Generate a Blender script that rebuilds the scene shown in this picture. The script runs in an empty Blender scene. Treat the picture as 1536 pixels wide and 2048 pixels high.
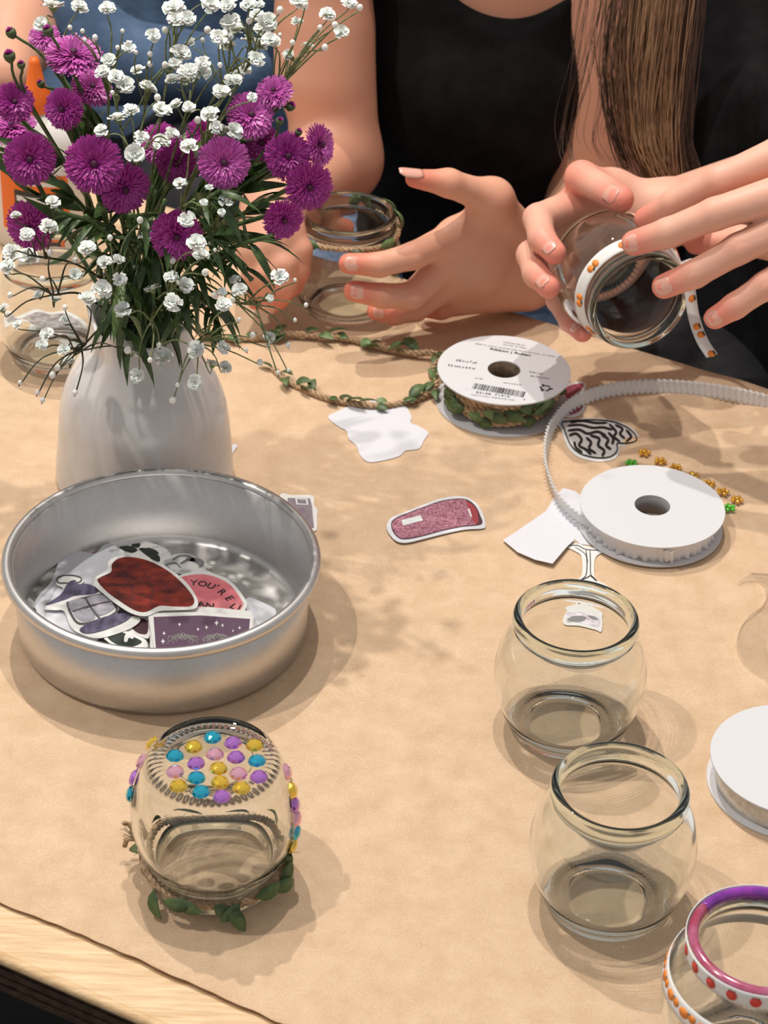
import bpy, bmesh, math, random
import numpy as np
from mathutils import Vector, Matrix

# ------------------------------------------------------------------ camera, world, lamps, exposure
SC = bpy.context.scene
COL = SC.collection
F = 4390.0; PITCH = math.radians(34.8); ROLL = math.radians(-2.5); HC = 0.72
_f = np.array([0, math.cos(PITCH), -math.sin(PITCH)]); _r = np.array([1.0, 0, 0]); _d = np.cross(_f, _r)
CR = math.cos(ROLL) * _r + math.sin(ROLL) * _d
CD = -math.sin(ROLL) * _r + math.cos(ROLL) * _d
CF = _f
CC = np.array([0, 0, HC])
cam = bpy.data.cameras.new('camera'); camo = bpy.data.objects.new('camera', cam); COL.objects.link(camo)
cam.sensor_fit = 'VERTICAL'; cam.sensor_height = 36.0; cam.lens = 36.0 * F / 2048; cam.clip_start = 0.02; cam.clip_end = 60
cam.dof.use_dof = True; cam.dof.focus_distance = 1.10; cam.dof.aperture_fstop = 16.0
camo.matrix_world = Matrix(((CR[0], -CD[0], -CF[0], 0), (CR[1], -CD[1], -CF[1], 0), (CR[2], -CD[2], -CF[2], HC), (0, 0, 0, 1)))
SC.camera = camo

W = bpy.data.worlds.new('world'); SC.world = W; W.use_nodes = True
bg = W.node_tree.nodes['Background']; bg.inputs[0].default_value = (1.0, 0.97, 0.95, 1); bg.inputs[1].default_value = 0.42

def lamp(pos, target, power, rad, col):
    l = bpy.data.lights.new('ceiling_spot', 'SPOT'); l.energy = power; l.shadow_soft_size = rad; l.color = col
    l.cycles.is_caustics_light = True; l.spot_size = math.radians(70); l.spot_blend = 0.6
    o = bpy.data.objects.new('ceiling_spot', l); COL.objects.link(o); o.location = pos
    o.rotation_euler = (Vector(target) - Vector(pos)).to_track_quat('-Z', 'Y').to_euler()
for d, p in (((-0.46, -0.04, 1), 78), ((-0.21, 0.43, 1), 100), ((-0.01, 0.20, 1), 76)):
    c0 = Vector((0.0, 0.95, 0.0)); pos = c0 + Vector(d) * 2.2
    lamp(pos, c0 + Vector((0, 0.15, 0)), p, 0.022, (1.0, 0.93, 0.84))
SC.view_settings.view_transform = 'Standard'; SC.view_settings.look = 'None'
SC.view_settings.gamma = 1.0; SC.view_settings.exposure = 0.0
try: SC.view_settings.use_curve_mapping = False
except Exception: pass

# ------------------------------------------------------------------ layout helpers (pixel of the photo -> point in the room)
def ray(x, y):
    return ((x - 768) / F) * CR + ((y - 1024) / F) * CD + CF
def at(x, y, z=0.0):                       # point at height z
    d = ray(x, y); return Vector(CC + d * ((z - HC) / d[2]))
def aty(x, y, Y):                          # point in the upright plane at distance Y
    d = ray(x, y); return Vector(CC + d * (Y / d[1]))
def atd(x, y, dep):                        # point at depth dep
    return Vector(CC + ray(x, y) * dep)
def V(*a): return Vector(a)

# ------------------------------------------------------------------ materials
def mat(name, col, rough=0.5, metal=0.0, spec=0.5, trans=0.0, sss=0.0, coat=0.0, alpha=1.0, emit=None, sheen=0.0):
    m = bpy.data.materials.new(name); m.use_nodes = True
    b = m.node_tree.nodes['Principled BSDF']
    b.inputs['Base Color'].default_value = (*col, 1); b.inputs['Roughness'].default_value = rough
    b.inputs['Metallic'].default_value = metal; b.inputs['Specular IOR Level'].default_value = spec
    b.inputs['Transmission Weight'].default_value = trans; b.inputs['Coat Weight'].default_value = coat
    b.inputs['Subsurface Weight'].default_value = sss; b.inputs['Subsurface Scale'].default_value = 0.004
    b.inputs['Alpha'].default_value = alpha; b.inputs['Sheen Weight'].default_value = sheen
    return m
def nt(m): return m.node_tree, m.node_tree.nodes['Principled BSDF']
def noise_col(m, c1, c2, scale=20, detail=6, rough=0.6, stretch=None, bump=0.0, bscale=None, coord='Object', lo=0.35, hi=0.65, bdist=0.001, rot=0.0):
    t, b = nt(m); N = t.nodes; L = t.links
    tc = N.new('ShaderNodeTexCoord'); mp = N.new('ShaderNodeMapping'); L.new(tc.outputs[coord], mp.inputs[0])
    mp.inputs['Rotation'].default_value = (0, 0, rot)
    if stretch: mp.inputs['Scale'].default_value = stretch
    n = N.new('ShaderNodeTexNoise'); n.inputs['Scale'].default_value = scale; n.inputs['Detail'].default_value = detail; n.inputs['Roughness'].default_value = rough
    L.new(mp.outputs[0], n.inputs['Vector'])
    r = N.new('ShaderNodeValToRGB'); r.color_ramp.elements[0].position = lo; r.color_ramp.elements[1].position = hi
    r.color_ramp.elements[0].color = (*c1, 1); r.color_ramp.elements[1].color = (*c2, 1)
    L.new(n.outputs['Fac'], r.inputs[0]); L.new(r.outputs[0], b.inputs['Base Color'])
    if bump:
        n2 = N.new('ShaderNodeTexNoise'); n2.inputs['Scale'].default_value = bscale or scale; n2.inputs['Detail'].default_value = 5
        L.new(mp.outputs[0], n2.inputs['Vector'])
        bp = N.new('ShaderNodeBump'); bp.inputs['Strength'].default_value = bump; bp.inputs['Distance'].default_value = bdist
        L.new(n2.outputs['Fac'], bp.inputs['Height']); L.new(bp.outputs[0], b.inputs['Normal'])
    return m

M = {}
M['kraft'] = noise_col(mat('kraft_paper', (.6, .4, .25), 0.62, spec=0.3), (.57, .395, .25), (.67, .485, .325), 55, 8, .7, bump=0.25, bscale=9, bdist=0.004)
def kraft_extra():
    t, b = nt(M['kraft']); N = t.nodes; L = t.links
    tc = N.new('ShaderNodeTexCoord')
    fib = N.new('ShaderNodeTexNoise'); fib.inputs['Scale'].default_value = 900; fib.inputs['Detail'].default_value = 3
    L.new(tc.outputs['Object'], fib.inputs['Vector'])
    mx = N.new('ShaderNodeMix'); mx.data_type = 'RGBA'; mx.blend_type = 'OVERLAY'; mx.inputs[0].default_value = 0.22
    old = b.inputs['Base Color'].links[0].from_socket
    L.new(old, mx.inputs[6]); L.new(fib.outputs['Fac'], mx.inputs[7]); L.new(mx.outputs[2], b.inputs['Base Color'])
kraft_extra()
M['wood'] = noise_col(mat('pale_wood', (.7, .5, .3), 0.4, spec=0.4), (.56, .36, .18), (.78, .58, .36), 30, 8, .65, stretch=(1, 14, 14), bump=.15, bscale=30, rot=math.radians(26))
M['darkwood'] = noise_col(mat('dark_wood', (.05, .03, .02), .55), (.035, .02, .013), (.10, .058, .035), 40, 6, .6, stretch=(1, 10, 10))
M['floor'] = noise_col(mat('dark_floor', (.02, .02, .02), .6), (.008, .008, .009), (.02, .019, .018), 8)
M['wallm'] = mat('grey_wall_paint', (.10, .10, .095), .8)
M['alu'] = noise_col(mat('satin_aluminium', (.7, .7, .72), .40, 1.0), (.62, .605, .60), (.65, .64, .635), 300, 3, .5)
M['paperwhite'] = mat('white_sticker_paper', (.68, .69, .75), .42, spec=.35)
M['diecut'] = mat('sticker_white_border', (.74, .74, .73), .35, spec=.4)
M['black'] = mat('black_ink', (.018, .019, .02), .45)
M['grey'] = mat('grey_ink', (.22, .22, .23), .45)
M['spoolwhite'] = mat('white_card_disc', (.64, .65, .68), .5, spec=.3)
M['core'] = noise_col(mat('brown_card_core', (.1, .06, .04), .8), (.06, .035, .022), (.13, .08, .05), 200)
M['twine'] = noise_col(mat('jute_twine', (.5, .34, .2), .85), (.30, .19, .10), (.62, .43, .27), 400, 4, .6, bump=.6, bscale=900)
M['leafdk'] = noise_col(mat('dark_fabric_leaf', (.05, .09, .03), .5), (.035, .07, .022), (.11, .17, .06), 120)
M['leafmd'] = noise_col(mat('green_fabric_leaf', (.1, .18, .06), .5), (.08, .15, .045), (.19, .28, .12), 120)
M['denim'] = noise_col(mat('blue_denim', (.05, .09, .17), .85), (.035, .06, .12), (.17, .25, .40), 60, 8, .7, bump=.3, bscale=400)
M['blacktop'] = noise_col(mat('black_cotton', (.008, .008, .009), .9, spec=.15), (.006, .006, .007), (.013, .013, .015), 40, 5, bump=.3, bscale=25, bdist=.01)
M['bluesweat'] = noise_col(mat('blue_sweatshirt', (.09, .15, .27), .9), (.05, .09, .165), (.09, .15, .26), 30, 5, bump=.5, bscale=12, bdist=.02)

def glass(name, tint, f0=0.9, refr=0.0, gl=(1, 1, 1), rough=.0):
    """see-through glass: clear transmission + Fresnel reflection, optionally part bent by real refraction"""
    m = bpy.data.materials.new(name); m.use_nodes = True; t = m.node_tree; N = t.nodes; L = t.links; N.clear()
    out = N.new('ShaderNodeOutputMaterial'); tr = N.new('ShaderNodeBsdfTransparent'); tr.inputs[0].default_value = (*tint, 1)
    gs = N.new('ShaderNodeBsdfGlossy'); gs.inputs['Roughness'].default_value = rough + .01; gs.inputs[0].default_value = (*gl, 1)
    lw = N.new('ShaderNodeLayerWeight'); lw.inputs[0].default_value = 0.5
    pw = N.new('ShaderNodeMath'); pw.operation = 'POWER'; pw.inputs[1].default_value = 4.5; L.new(lw.outputs['Facing'], pw.inputs[0])
    fr = N.new('ShaderNodeMapRange'); fr.inputs[3].default_value = 0.035 * f0; fr.inputs[4].default_value = 0.85 * f0; L.new(pw.outputs[0], fr.inputs[0])
    mx = N.new('ShaderNodeMixShader'); L.new(fr.outputs[0], mx.inputs[0]); L.new(gs.outputs[0], mx.inputs[2])
    if refr > 0:
        g = N.new('ShaderNodeBsdfRefraction'); g.inputs['IOR'].default_value = 1.45; g.inputs['Roughness'].default_value = rough; g.inputs[0].default_value = (*tint, 1)
        m2 = N.new('ShaderNodeMixShader'); m2.inputs[0].default_value = refr; L.new(tr.outputs[0], m2.inputs[1]); L.new(g.outputs[0], m2.inputs[2])
        L.new(m2.outputs[0], mx.inputs[1])
    else:
        L.new(tr.outputs[0], mx.inputs[1])
    L.new(mx.outputs[0], out.inputs[0]); return m
def real_glass(name, col, ior=1.45, rough=0.0):
    m = bpy.data.materials.new(name); m.use_nodes = True; N = m.node_tree.nodes; N.clear()
    o = N.new('ShaderNodeOutputMaterial'); g = N.new('ShaderNodeBsdfGlass'); g.inputs['IOR'].default_value = ior
    g.inputs['Roughness'].default_value = rough; g.inputs[0].default_value = (*col, 1); m.node_tree.links.new(g.outputs[0], o.inputs[0]); return m
M['glass'] = real_glass('jar_glass', (.975, .985, .978))
M['glassrim'] = real_glass('jar_rim_glass', (.94, .975, .955))
M['floorglass'] = glass('jar_floor_glass', (.96, .975, .965))
M['film'] = glass('clear_plastic_film', (.965, .965, .965), f0=.8)

# ------------------------------------------------------------------ mesh helpers
def meta(o, label=None, cat=None, group=None, kind=None):
    if label: o['label'] = label
    if cat: o['category'] = cat
    if group: o['group'] = group
    if kind: o['kind'] = kind
    return o
def thing(name, label, cat, loc=(0, 0, 0), rot=None, group=None):
    o = bpy.data.objects.new(name, None); COL.objects.link(o); o.empty_display_size = .01
    if rot is not None: o.matrix_world = Matrix.Translation(Vector(loc)) @ rot.to_4x4()
    else: o.location = loc
    return meta(o, label, cat, group)
def obj(name, me, m=None, parent=None, world=True, smooth=True):
    o = bpy.data.objects.new(name, me); COL.objects.link(o)
    if m is not None and (not me.materials or me.materials[0] is None): me.materials.clear(); me.materials.append(m)
    if smooth and len(me.polygons): me.polygons.foreach_set('use_smooth', [True] * len(me.polygons))
    if parent:
        o.parent = parent
        if world:
            o.matrix_parent_inverse = (Matrix.Translation(parent.location) if parent.rotation_euler == Matrix().to_euler() else parent.matrix_basis).inverted()
    return o
def mesh(vs, fs, name='m'):
    me = bpy.data.meshes.new(name); me.from_pydata([tuple(v) for v in vs], [], fs); me.update(); return me
def flat(me): me.polygons.foreach_set('use_smooth', [False] * len(me.polygons)); return me
def sharp(me, ang=40):
    me.polygons.foreach_set('use_smooth', [True] * len(me.polygons))
    try: me.set_sharp_from_angle(angle=math.radians(ang))
    except Exception: pass
    return me
def lathe(prof, n=72, closed=False):
    vs = []; fs = []; P = len(prof)
    for i in range(n):
        a = 2 * math.pi * i / n; c, s = math.cos(a), math.sin(a)
        for r, z in prof: vs.append((r * c, r * s, z))
    for i in range(n):
        j = (i + 1) % n
        for k in range(P if closed else P - 1):
            k2 = (k + 1) % P
            fs.append((i * P + k, j * P + k, j * P + k2, i * P + k2))
    return mesh(vs, fs)
def merge(me, d=1e-6):
    bm = bmesh.new(); bm.from_mesh(me); bmesh.ops.remove_doubles(bm, verts=bm.verts, dist=d)
    bmesh.ops.recalc_face_normals(bm, faces=bm.faces); bm.to_mesh(me); bm.free(); return me
def crom(pts, n=6, closed=False):
    """Catmull-Rom through points"""
    pts = [Vector(p) for p in pts]; out = []; N = len(pts)
    if N == 2 and not closed: return [pts[0].lerp(pts[1], i / n) for i in range(n + 1)]
    rng = range(N if closed else N - 1)
    for i in rng:
        p1, p2 = pts[i], pts[(i + 1) % N]
        p0 = pts[(i - 1) % N] if closed or i > 0 else p1 * 2 - p2
        p3 = pts[(i + 2) % N] if closed or i < N - 2 else p2 * 2 - p1
        for k in range(n):
            t = k / n
            out.append(0.5 * ((2 * p1) + (p2 - p0) * t + (2 * p0 - 5 * p1 + 4 * p2 - p3) * t * t + (3 * p1 - p0 - 3 * p2 + p3) * t ** 3))
    if not closed: out.append(pts[-1])
    return out
def tube(path, rad, n=6, vs=None, fs=None, cap=True):
    """appends a tube to vs/fs"""
    if vs is None: vs, fs = [], []
    path = [Vector(p) for p in path]; m = len(path); base = len(vs)
    if not hasattr(rad, '__len__'): rad = [rad] * m
    up = Vector((0, 0, 1)); prev = None
    for i in range(m):
        t = (path[min(i + 1, m - 1)] - path[max(i - 1, 0)])
        t = t.normalized() if t.length > 1e-12 else Vector((0, 0, 1))
        if prev is None:
            a = up.cross(t) if abs(t.dot(up)) < .95 else Vector((1, 0, 0)).cross(t)
        else: a = prev - t * prev.dot(t)
        a.normalize(); prev = a; b = t.cross(a)
        for k in range(n):
            w = 2 * math.pi * k / n; vs.append(path[i] + (a * math.cos(w) + b * math.sin(w)) * rad[i])
    for i in range(m - 1):
        for k in range(n):
            k2 = (k + 1) % n
            fs.append((base + i * n + k, base + i * n + k2, base + (i + 1) * n + k2, base + (i + 1) * n + k))
    if cap:
        fs.append(tuple(base + k for k in reversed(range(n)))); fs.append(tuple(base + (m - 1) * n + k for k in range(n)))
    return vs, fs
def slab(poly, th, up=V(0, 0, 1)):
    """closed thin solid from a 3D polygon (its top), thickness th downwards"""
    n = len(poly); vs = [Vector(p) for p in poly] + [Vector(p) - up * th for p in poly]
    fs = [tuple(range(n)), tuple(reversed(range(n, 2 * n)))] + [(i, i + n, (i + 1) % n + n, (i + 1) % n) for i in range(n)]
    me = mesh(vs, fs)
    bm = bmesh.new(); bm.from_mesh(me); bmesh.ops.triangulate(bm, faces=[f for f in bm.faces if len(f.verts) > 4], ngon_method='BEAUTY')
    bmesh.ops.recalc_face_normals(bm, faces=bm.faces); bm.to_mesh(me); bm.free(); return me
def join_lists(parts):
    vs = []; fs = []
    for v, f in parts:
        b = len(vs); vs += list(v); fs += [tuple(i + b for i in q) for q in f]
    return vs, fs
def text_mesh(s, size, origin, xdir, up=V(0, 0, 1), ext=0.00004, align='LEFT', bold=0.0, squash=1.0, parts=None):
    cu = bpy.data.curves.new('t', 'FONT'); cu.body = s; cu.size = size; cu.align_x = align; cu.extrude = ext; cu.offset = bold
    cu.resolution_u = 3
    o = bpy.data.objects.new('t', cu); COL.objects.link(o)
    dg = bpy.context.evaluated_depsgraph_get(); me = bpy.data.meshes.new_from_object(o.evaluated_get(dg))
    bpy.data.objects.remove(o)
    x = Vector(xdir).normalized(); y = up.cross(x).normalized()
    mt = Matrix(((x.x, y.x, up.x, origin[0]), (x.y, y.y, up.y, origin[1]), (x.z, y.z, up.z, origin[2]), (0, 0, 0, 1)))
    me.transform(mt @ Matrix.Diagonal((squash, 1, 1, 1)))
    return me
def join_meshes(ms):
    bm = bmesh.new()
    for m in ms: bm.from_mesh(m)
    me = bpy.data.meshes.new('j'); bm.to_mesh(me); bm.free(); return me
def R3(xdir, zdir):
    z = Vector(zdir).normalized(); x = Vector(xdir); x = (x - z * x.dot(z)).normalized(); y = z.cross(x)
    return Matrix(((x.x, y.x, z.x), (x.y, y.y, z.y), (x.z, y.z, z.z)))
rnd = random.Random(7)

#==SECTION STRUCTURE
# ------------------------------------------------------------------ room: floor and a far dark wall
def box(x0, x1, y0, y1, z0, z1):
    vs = [(x, y, z) for z in (z0, z1) for y in (y0, y1) for x in (x0, x1)]
    return flat(mesh(vs, [(0, 2, 3, 1), (4, 5, 7, 6), (0, 1, 5, 4), (2, 6, 7, 3), (0, 4, 6, 2), (1, 3, 7, 5)]))
ZF = -0.60
fl = obj('floor', box(-3, 3, -1.5, 4.5, ZF - .05, ZF), M['floor'], smooth=False); fl['kind'] = 'structure'
wl = obj('wall_back', box(-3, 3, 4.5, 4.6, ZF - .05, 1.9), M['wallm'], smooth=False); wl['kind'] = 'structure'

# ------------------------------------------------------------------ table
EF = (at(330, 2048) - at(0, 1905)).normalized()     # front edge of the wood
EB = (at(1536, 780) - at(985, 612)).normalized()    # back edge
EP = (at(560, 2048) - at(0, 1805)).normalized()     # torn front edge of the paper
f0 = at(0, 1905) - EF * .55; f1 = at(0, 1905) + EF * 1.05
b0 = at(985, 612) - EB * .85; b1 = at(985, 612) + EB * .75
nin = V(-EF.y, EF.x, 0)
table = thing('wooden_table', 'pale wooden table with a dark grooved edge, covered by brown paper', 'table', (f0.x, f0.y, ZF))
me = slab([f0 - V(0, 0, .0009), f1 - V(0, 0, .0009), b1 - V(0, 0, .0009), b0 - V(0, 0, .0009)], .004)
tt = obj('tabletop', me, M['wood'], table, smooth=False)
vs, fs = tube([f0 + V(0, 0, -.0032), f1 + V(0, 0, -.0032)], .0028, 12)
obj('edge_strip', mesh(vs, fs), M['wood'], table)
# grooved dark edge: stacked strips, each a piece
for i in range(8):
    z = -.0062 - i * .0034; ins = .001 + (.0012 if i % 2 else 0) + i * .0005
    a = f0 + nin * ins + V(0, 0, z); b = f1 + nin * ins + V(0, 0, z)
    me = slab([a, b, b + nin * .02, a + nin * .02], .0029)
    obj('edge_layer', me, M['darkwood'], table, smooth=False)
me = slab([f0 + nin * .008 - V(0, 0, .005), f1 + nin * .008 - V(0, 0, .005), b1 - V(0, 0, .005), b0 - V(0, 0, .005)], .026)
obj('underframe', me, M['darkwood'], table, smooth=False)
for c in (f0.lerp(b1, .06), f1.lerp(b0, .06), b0.lerp(f1, .06), b1.lerp(f0, .06)):
    obj('leg', box(c.x - .03, c.x + .03, c.y - .03, c.y + .03, ZF, -.03), M['darkwood'], table, smooth=False)

# ------------------------------------------------------------------ kraft paper: torn front edge, soft wrinkles
def hnoise(x, y, s, seed=0):
    from mathutils import noise
    return noise.noise(Vector((x * s + seed, y * s, seed * 1.7)))
pf0 = at(0, 1805) - EP * .45; pf1 = at(0, 1805) + EP * 1.0
NU, NV = 420, 170
vs = []
wc = at(1475, 850)
edge_rip = [(212, .004), (330, .003), (250, .001)]
for j in range(NV + 1):
    v = (j / NV) ** 1.6
    for i in range(NU + 1):
        u = i / NU
        a = pf0.lerp(pf1, u); b = (b0 + V(0, 0, 0)).lerp(b1, u); p = a.lerp(b, v)
        z = 0.0
        dw = (p - wc).length
        wz = max(0, 1 - dw / .085)
        if wz > 0: z += (wz ** .8) * .0065 * abs(hnoise(p.x * .5 + p.y * 1.6, p.y * .7 - p.x * .6, 26, 3)) 
        z += .0004 * max(0, hnoise(p.x, p.y, 18, 9))
        if j < 14:
            k = 1 - j / 14
            rag = .0022 * hnoise(u * 30, 0, 1, 5) + .0009 * hnoise(u * 150, 0, 1, 2) + .0035 * max(0, hnoise(u * 60, 4, 1, 8) - .38)
            p = p - nin * rag * k
            z += .0024 * k ** 2 * (.55 + .45 * hnoise(u * 22, 1, 1, 4))
        vs.append((p.x, p.y, z))
fs = [(j * (NU + 1) + i, j * (NU + 1) + i + 1, (j + 1) * (NU + 1) + i + 1, (j + 1) * (NU + 1) + i) for j in range(NV) for i in range(NU)]
# flap folded over the back edge
n0 = len(vs); nb = V(-EB.y, EB.x, 0)
for k in range(1, 5):
    for i in range(NU + 1):
        bx = Vector(vs[NV * (NU + 1) + i]); w = k / 4
        vs.append(tuple(bx + nb * (.004 * math.sin(w * 1.5)) - V(0, 0, .03 * w * w)))
for k in range(4):
    for i in range(NU):
        a = (NV * (NU + 1) if k == 0 else n0 + (k - 1) * (NU + 1)) + i; b = n0 + k * (NU + 1) + i
        fs.append((a, a + 1, b + 1, b))
paper = obj('kraft_paper', mesh(vs, fs), M['kraft'])
sm = paper.modifiers.new('thick', 'SOLIDIFY'); sm.thickness = .0003; sm.offset = -1
paper.cycles.is_caustics_receiver = True
meta(paper, 'brown kraft paper sheet with a torn edge covering the table', 'paper')

#==SECTION PAN
# ------------------------------------------------------------------ round cake pan
PC = V(-.11447, .92192, 0); PH = .047
def pan():
    t = thing('cake_pan', 'round silver aluminium cake pan filled with stickers', 'pan', PC)
    ro = .0776; rb = .0762
    prof = [(0, .0004), (rb - .004, .0004), (rb - .001, .0012), (rb, .004), (ro, PH - .003)]
    prof_in = [(ro - .0012, PH - .003), (rb - .0012, .0055), (rb - .0030, .0026), (rb - .006, .0018), (rb - .0085, .0019), (rb - .0105, .0013), (0, .0013)]
    obj('body', merge(lathe(prof + prof_in, 128)), M['alu'], t, world=False)
    rc = ro + .0023; a = .0032
    obj('rolled_rim', lathe([(rc + a * math.cos(w) * .95, PH - .0032 + a * math.sin(w)) for w in [2 * math.pi * k / 16 for k in range(16)]], 128, closed=True), M['alu'], t, world=False)
    return t
pan()

#==SECTION JARS
# ------------------------------------------------------------------ glass jars
def jar_profile():
    out = [(0, .0022), (.018, .0020), (.0235, .0008), (.0260, .0001), (.0276, .0006), (.0295, .0032), (.0322, .0088), (.0352, .0170), (.0372, .0255), (.0379, .0330), (.0374, .0405), (.0358, .0480), (.0335, .0540), (.0308, .0585), (.0293, .0605)]
    inn = [(.0270, .0605), (.0280, .0580), (.0310, .0530), (.0334, .0475), (.0350, .0405), (.0355, .0330), (.0348, .0255), (.0329, .0165), (.0296, .0090), (.0255, .0050), (.018, .0040), (0, .0038)]
    o = crom([(a, b, 0) for a, b in out[3:]], 3); i = crom([(a, b, 0) for a, b in inn], 3)
    return [(max(0, p.x), p.y) for p in ([V(*q, 0) for q in out[:3]] + o + i)]
def body_mesh():
    """jar body: turned profile whose inner floor carries a ring of small radial beads"""
    me = lathe(jar_profile(), 216)
    for v in me.vertices:
        r = math.hypot(v.co.x, v.co.y)
        if v.co.z < .0105 and v.co.z >= .0032 and .0205 < r < .0280:
            a = math.atan2(v.co.y, v.co.x); w = max(0, 1 - abs(r - .0252) / .0017)
            v.co.z += .0011 * w * (.5 + .5 * math.cos(a * 54))
    me = merge(me); me.materials.append(M['glass']); me.materials.append(M['floorglass'])
    for p in me.polygons:
        if all(math.hypot(me.vertices[i].co.x, me.vertices[i].co.y) < .0212 and me.vertices[i].co.z < .0075 for i in p.vertices): p.material_index = 1
    return me
BODY = body_mesh()
def rim_mesh():
    rp = crom([(.0270, .0604, 0), (.0293, .0604, 0), (.0300, .0620, 0), (.0309, .0642, 0), (.0311, .0665, 0), (.0304, .0690, 0), (.0288, .0700, 0), (.0272, .0694, 0), (.0264, .0675, 0), (.0262, .0645, 0)], 3, closed=True)
    return merge(lathe([(p.x, p.y) for p in rp], 96, closed=True))
RIM = rim_mesh()
def make_jar(label, loc, rot=None, group=None):
    t = thing('glass_jar', label, 'jar', loc, rot, group)
    for n, me, m in (('body', BODY, M['glass']), ('rim', RIM, M['glassrim'])):
        o = obj(n, me, m, t, world=False); o.cycles.is_caustics_caster = True
    return t
J2 = make_jar('empty clear glass jar in front of the white ribbon spool, behind the other empty jar', (.0962, .8546, 0))
J3 = make_jar('empty clear glass jar, the nearer and larger-looking of the two plain ones', (.1100, .7317, 0))
J5 = make_jar('clear glass jar on foil stickers at the left behind the white vase', at(116, 706, .0008))
J6 = make_jar('clear glass jar with a leafy twine collar between two hands', (-.0311, 1.2732, 0))

#==SECTION DECORATED
# ------------------------------------------------------------------ jar standing upside down, with gems and a leafy twine
def real(col, name, rough=.07): return mat(name, col, rough, metal=.6, spec=1.0, coat=1.0)
GEMC = {'t': ((.0, .42, .62), 'turquoise'), 'y': ((.85, .55, .03), 'yellow'), 'p': ((.50, .18, .68), 'violet'), 'k': ((.85, .42, .55), 'pink')}
for k, (c, n) in GEMC.items(): M['gem' + k] = real(c, n + '_gem')
def gem_mesh(r, h, n=8):
    vs = []; fs = []
    rings = [(r, 0), (r, h * .15), (r * .80, h * .70), (r * .42, h)]
    for q, (rr, z) in enumerate(rings):
        for k in range(n):
            a = 2 * math.pi * (k + .5 * (q % 2)) / n; vs.append((rr * math.cos(a), rr * math.sin(a), z))
    for q in range(3):
        for k in range(n):
            k2 = (k + 1) % n; a, b = q * n + k, q * n + k2; c, d = (q + 1) * n + k, (q + 1) * n + k2
            if q % 2 == 0: fs += [(a, b, c), (b, d, c)]
            else: fs += [(a, b, d), (a, d, c)]
    fs.append(tuple(3 * n + k for k in range(n))); fs.append(tuple(reversed(range(n))))
    return flat(mesh(vs, fs))
def leaf_mesh(L, w, curl=.25, seg=5):
    vs = []; fs = []
    for i in range(seg + 1):
        t = i / seg; ww = w * math.sin(math.pi * min(1, t ** .85)) ** .8 if 0 < t < 1 else 0.00005
        z = curl * L * (t - t * t) * 1.6
        vs += [(t * L, -ww, z + ww * .35), (t * L, 0, z), (t * L, ww, z + ww * .35)]
    for i in range(seg):
        a = i * 3; fs += [(a, a + 3, a + 4, a + 1), (a + 1, a + 4, a + 5, a + 2)]
    n = len(vs); vs += [(x, y, z - .0003) for x, y, z in vs]; fs += [tuple(reversed([k + n for k in f])) for f in fs]
    for i in range(seg):
        a = i * 3; fs += [(a + 3, a, a + n, a + 3 + n), (a + 2, a + 5, a + 5 + n, a + 2 + n)]
    return mesh(vs, fs)
LEAF = [leaf_mesh(.0125, .0031, .2), leaf_mesh(.0145, .0034, .35), leaf_mesh(.0105, .0033, .1)]
LEAFB = [l.copy() for l in LEAF]
for l in LEAF: l.materials.append(M['leafdk'])
for l in LEAFB: l.materials.append(M['leafmd'])
def put_leaf(parent, p, xdir, zdir, which=0, light=False, s=1.0, name='leaf'):
    o = bpy.data.objects.new(name, (LEAFB if light else LEAF)[which % 3]); COL.objects.link(o)
    m = Matrix.Translation(Vector(p)) @ R3(xdir, zdir).to_4x4() @ Matrix.Scale(s, 4)
    for pl in (o.data,): pl.polygons.foreach_set('use_smooth', [True] * len(pl.polygons))
    if parent: o.parent = parent; o.matrix_parent_inverse = PINV(parent)
    o.matrix_basis = m; return o
def PINV(p):
    return p.matrix_basis.inverted()
def twist(path, R=.0013, r=.0011, pitch=.009, strands=3, n=6):
    """rope of strands wound round a path"""
    path = [Vector(p) for p in path]; vs = []; fs = []
    d = [0]
    for a, b in zip(path, path[1:]): d.append(d[-1] + (b - a).length)
    for s in range(strands):
        pp = []
        prev = None
        for i, p in enumerate(path):
            t = (path[min(i + 1, len(path) - 1)] - path[max(i - 1, 0)]).normalized()
            u = t.cross(V(0, 0, 1)) if prev is None else prev - t * prev.dot(t)
            if u.length < 1e-6: u = V(1, 0, 0)
            u.normalize(); prev = u; v = t.cross(u)
            a = 2 * math.pi * (d[i] / pitch + s / strands)
            pp.append(p + (u * math.cos(a) + v * math.sin(a)) * R)
        tube(pp, r, n, vs, fs)
    return mesh(vs, fs)
def fuzz(path, n, R, L, vs, fs):
    for _ in range(n):
        i = rnd.randrange(len(path) - 1); p = Vector(path[i]).lerp(Vector(path[i + 1]), rnd.random())
        d = V(rnd.uniform(-1, 1), rnd.uniform(-1, 1), rnd.uniform(-.3, 1)).normalized()
        e = V(rnd.uniform(-1, 1), rnd.uniform(-1, 1), rnd.uniform(-.3, .6)).normalized()
        tube([p + d * R * .6, p + d * (R + L * .5), p + d * (R + L * .6) + e * L * .6], .00012, 3, vs, fs, cap=False)

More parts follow.
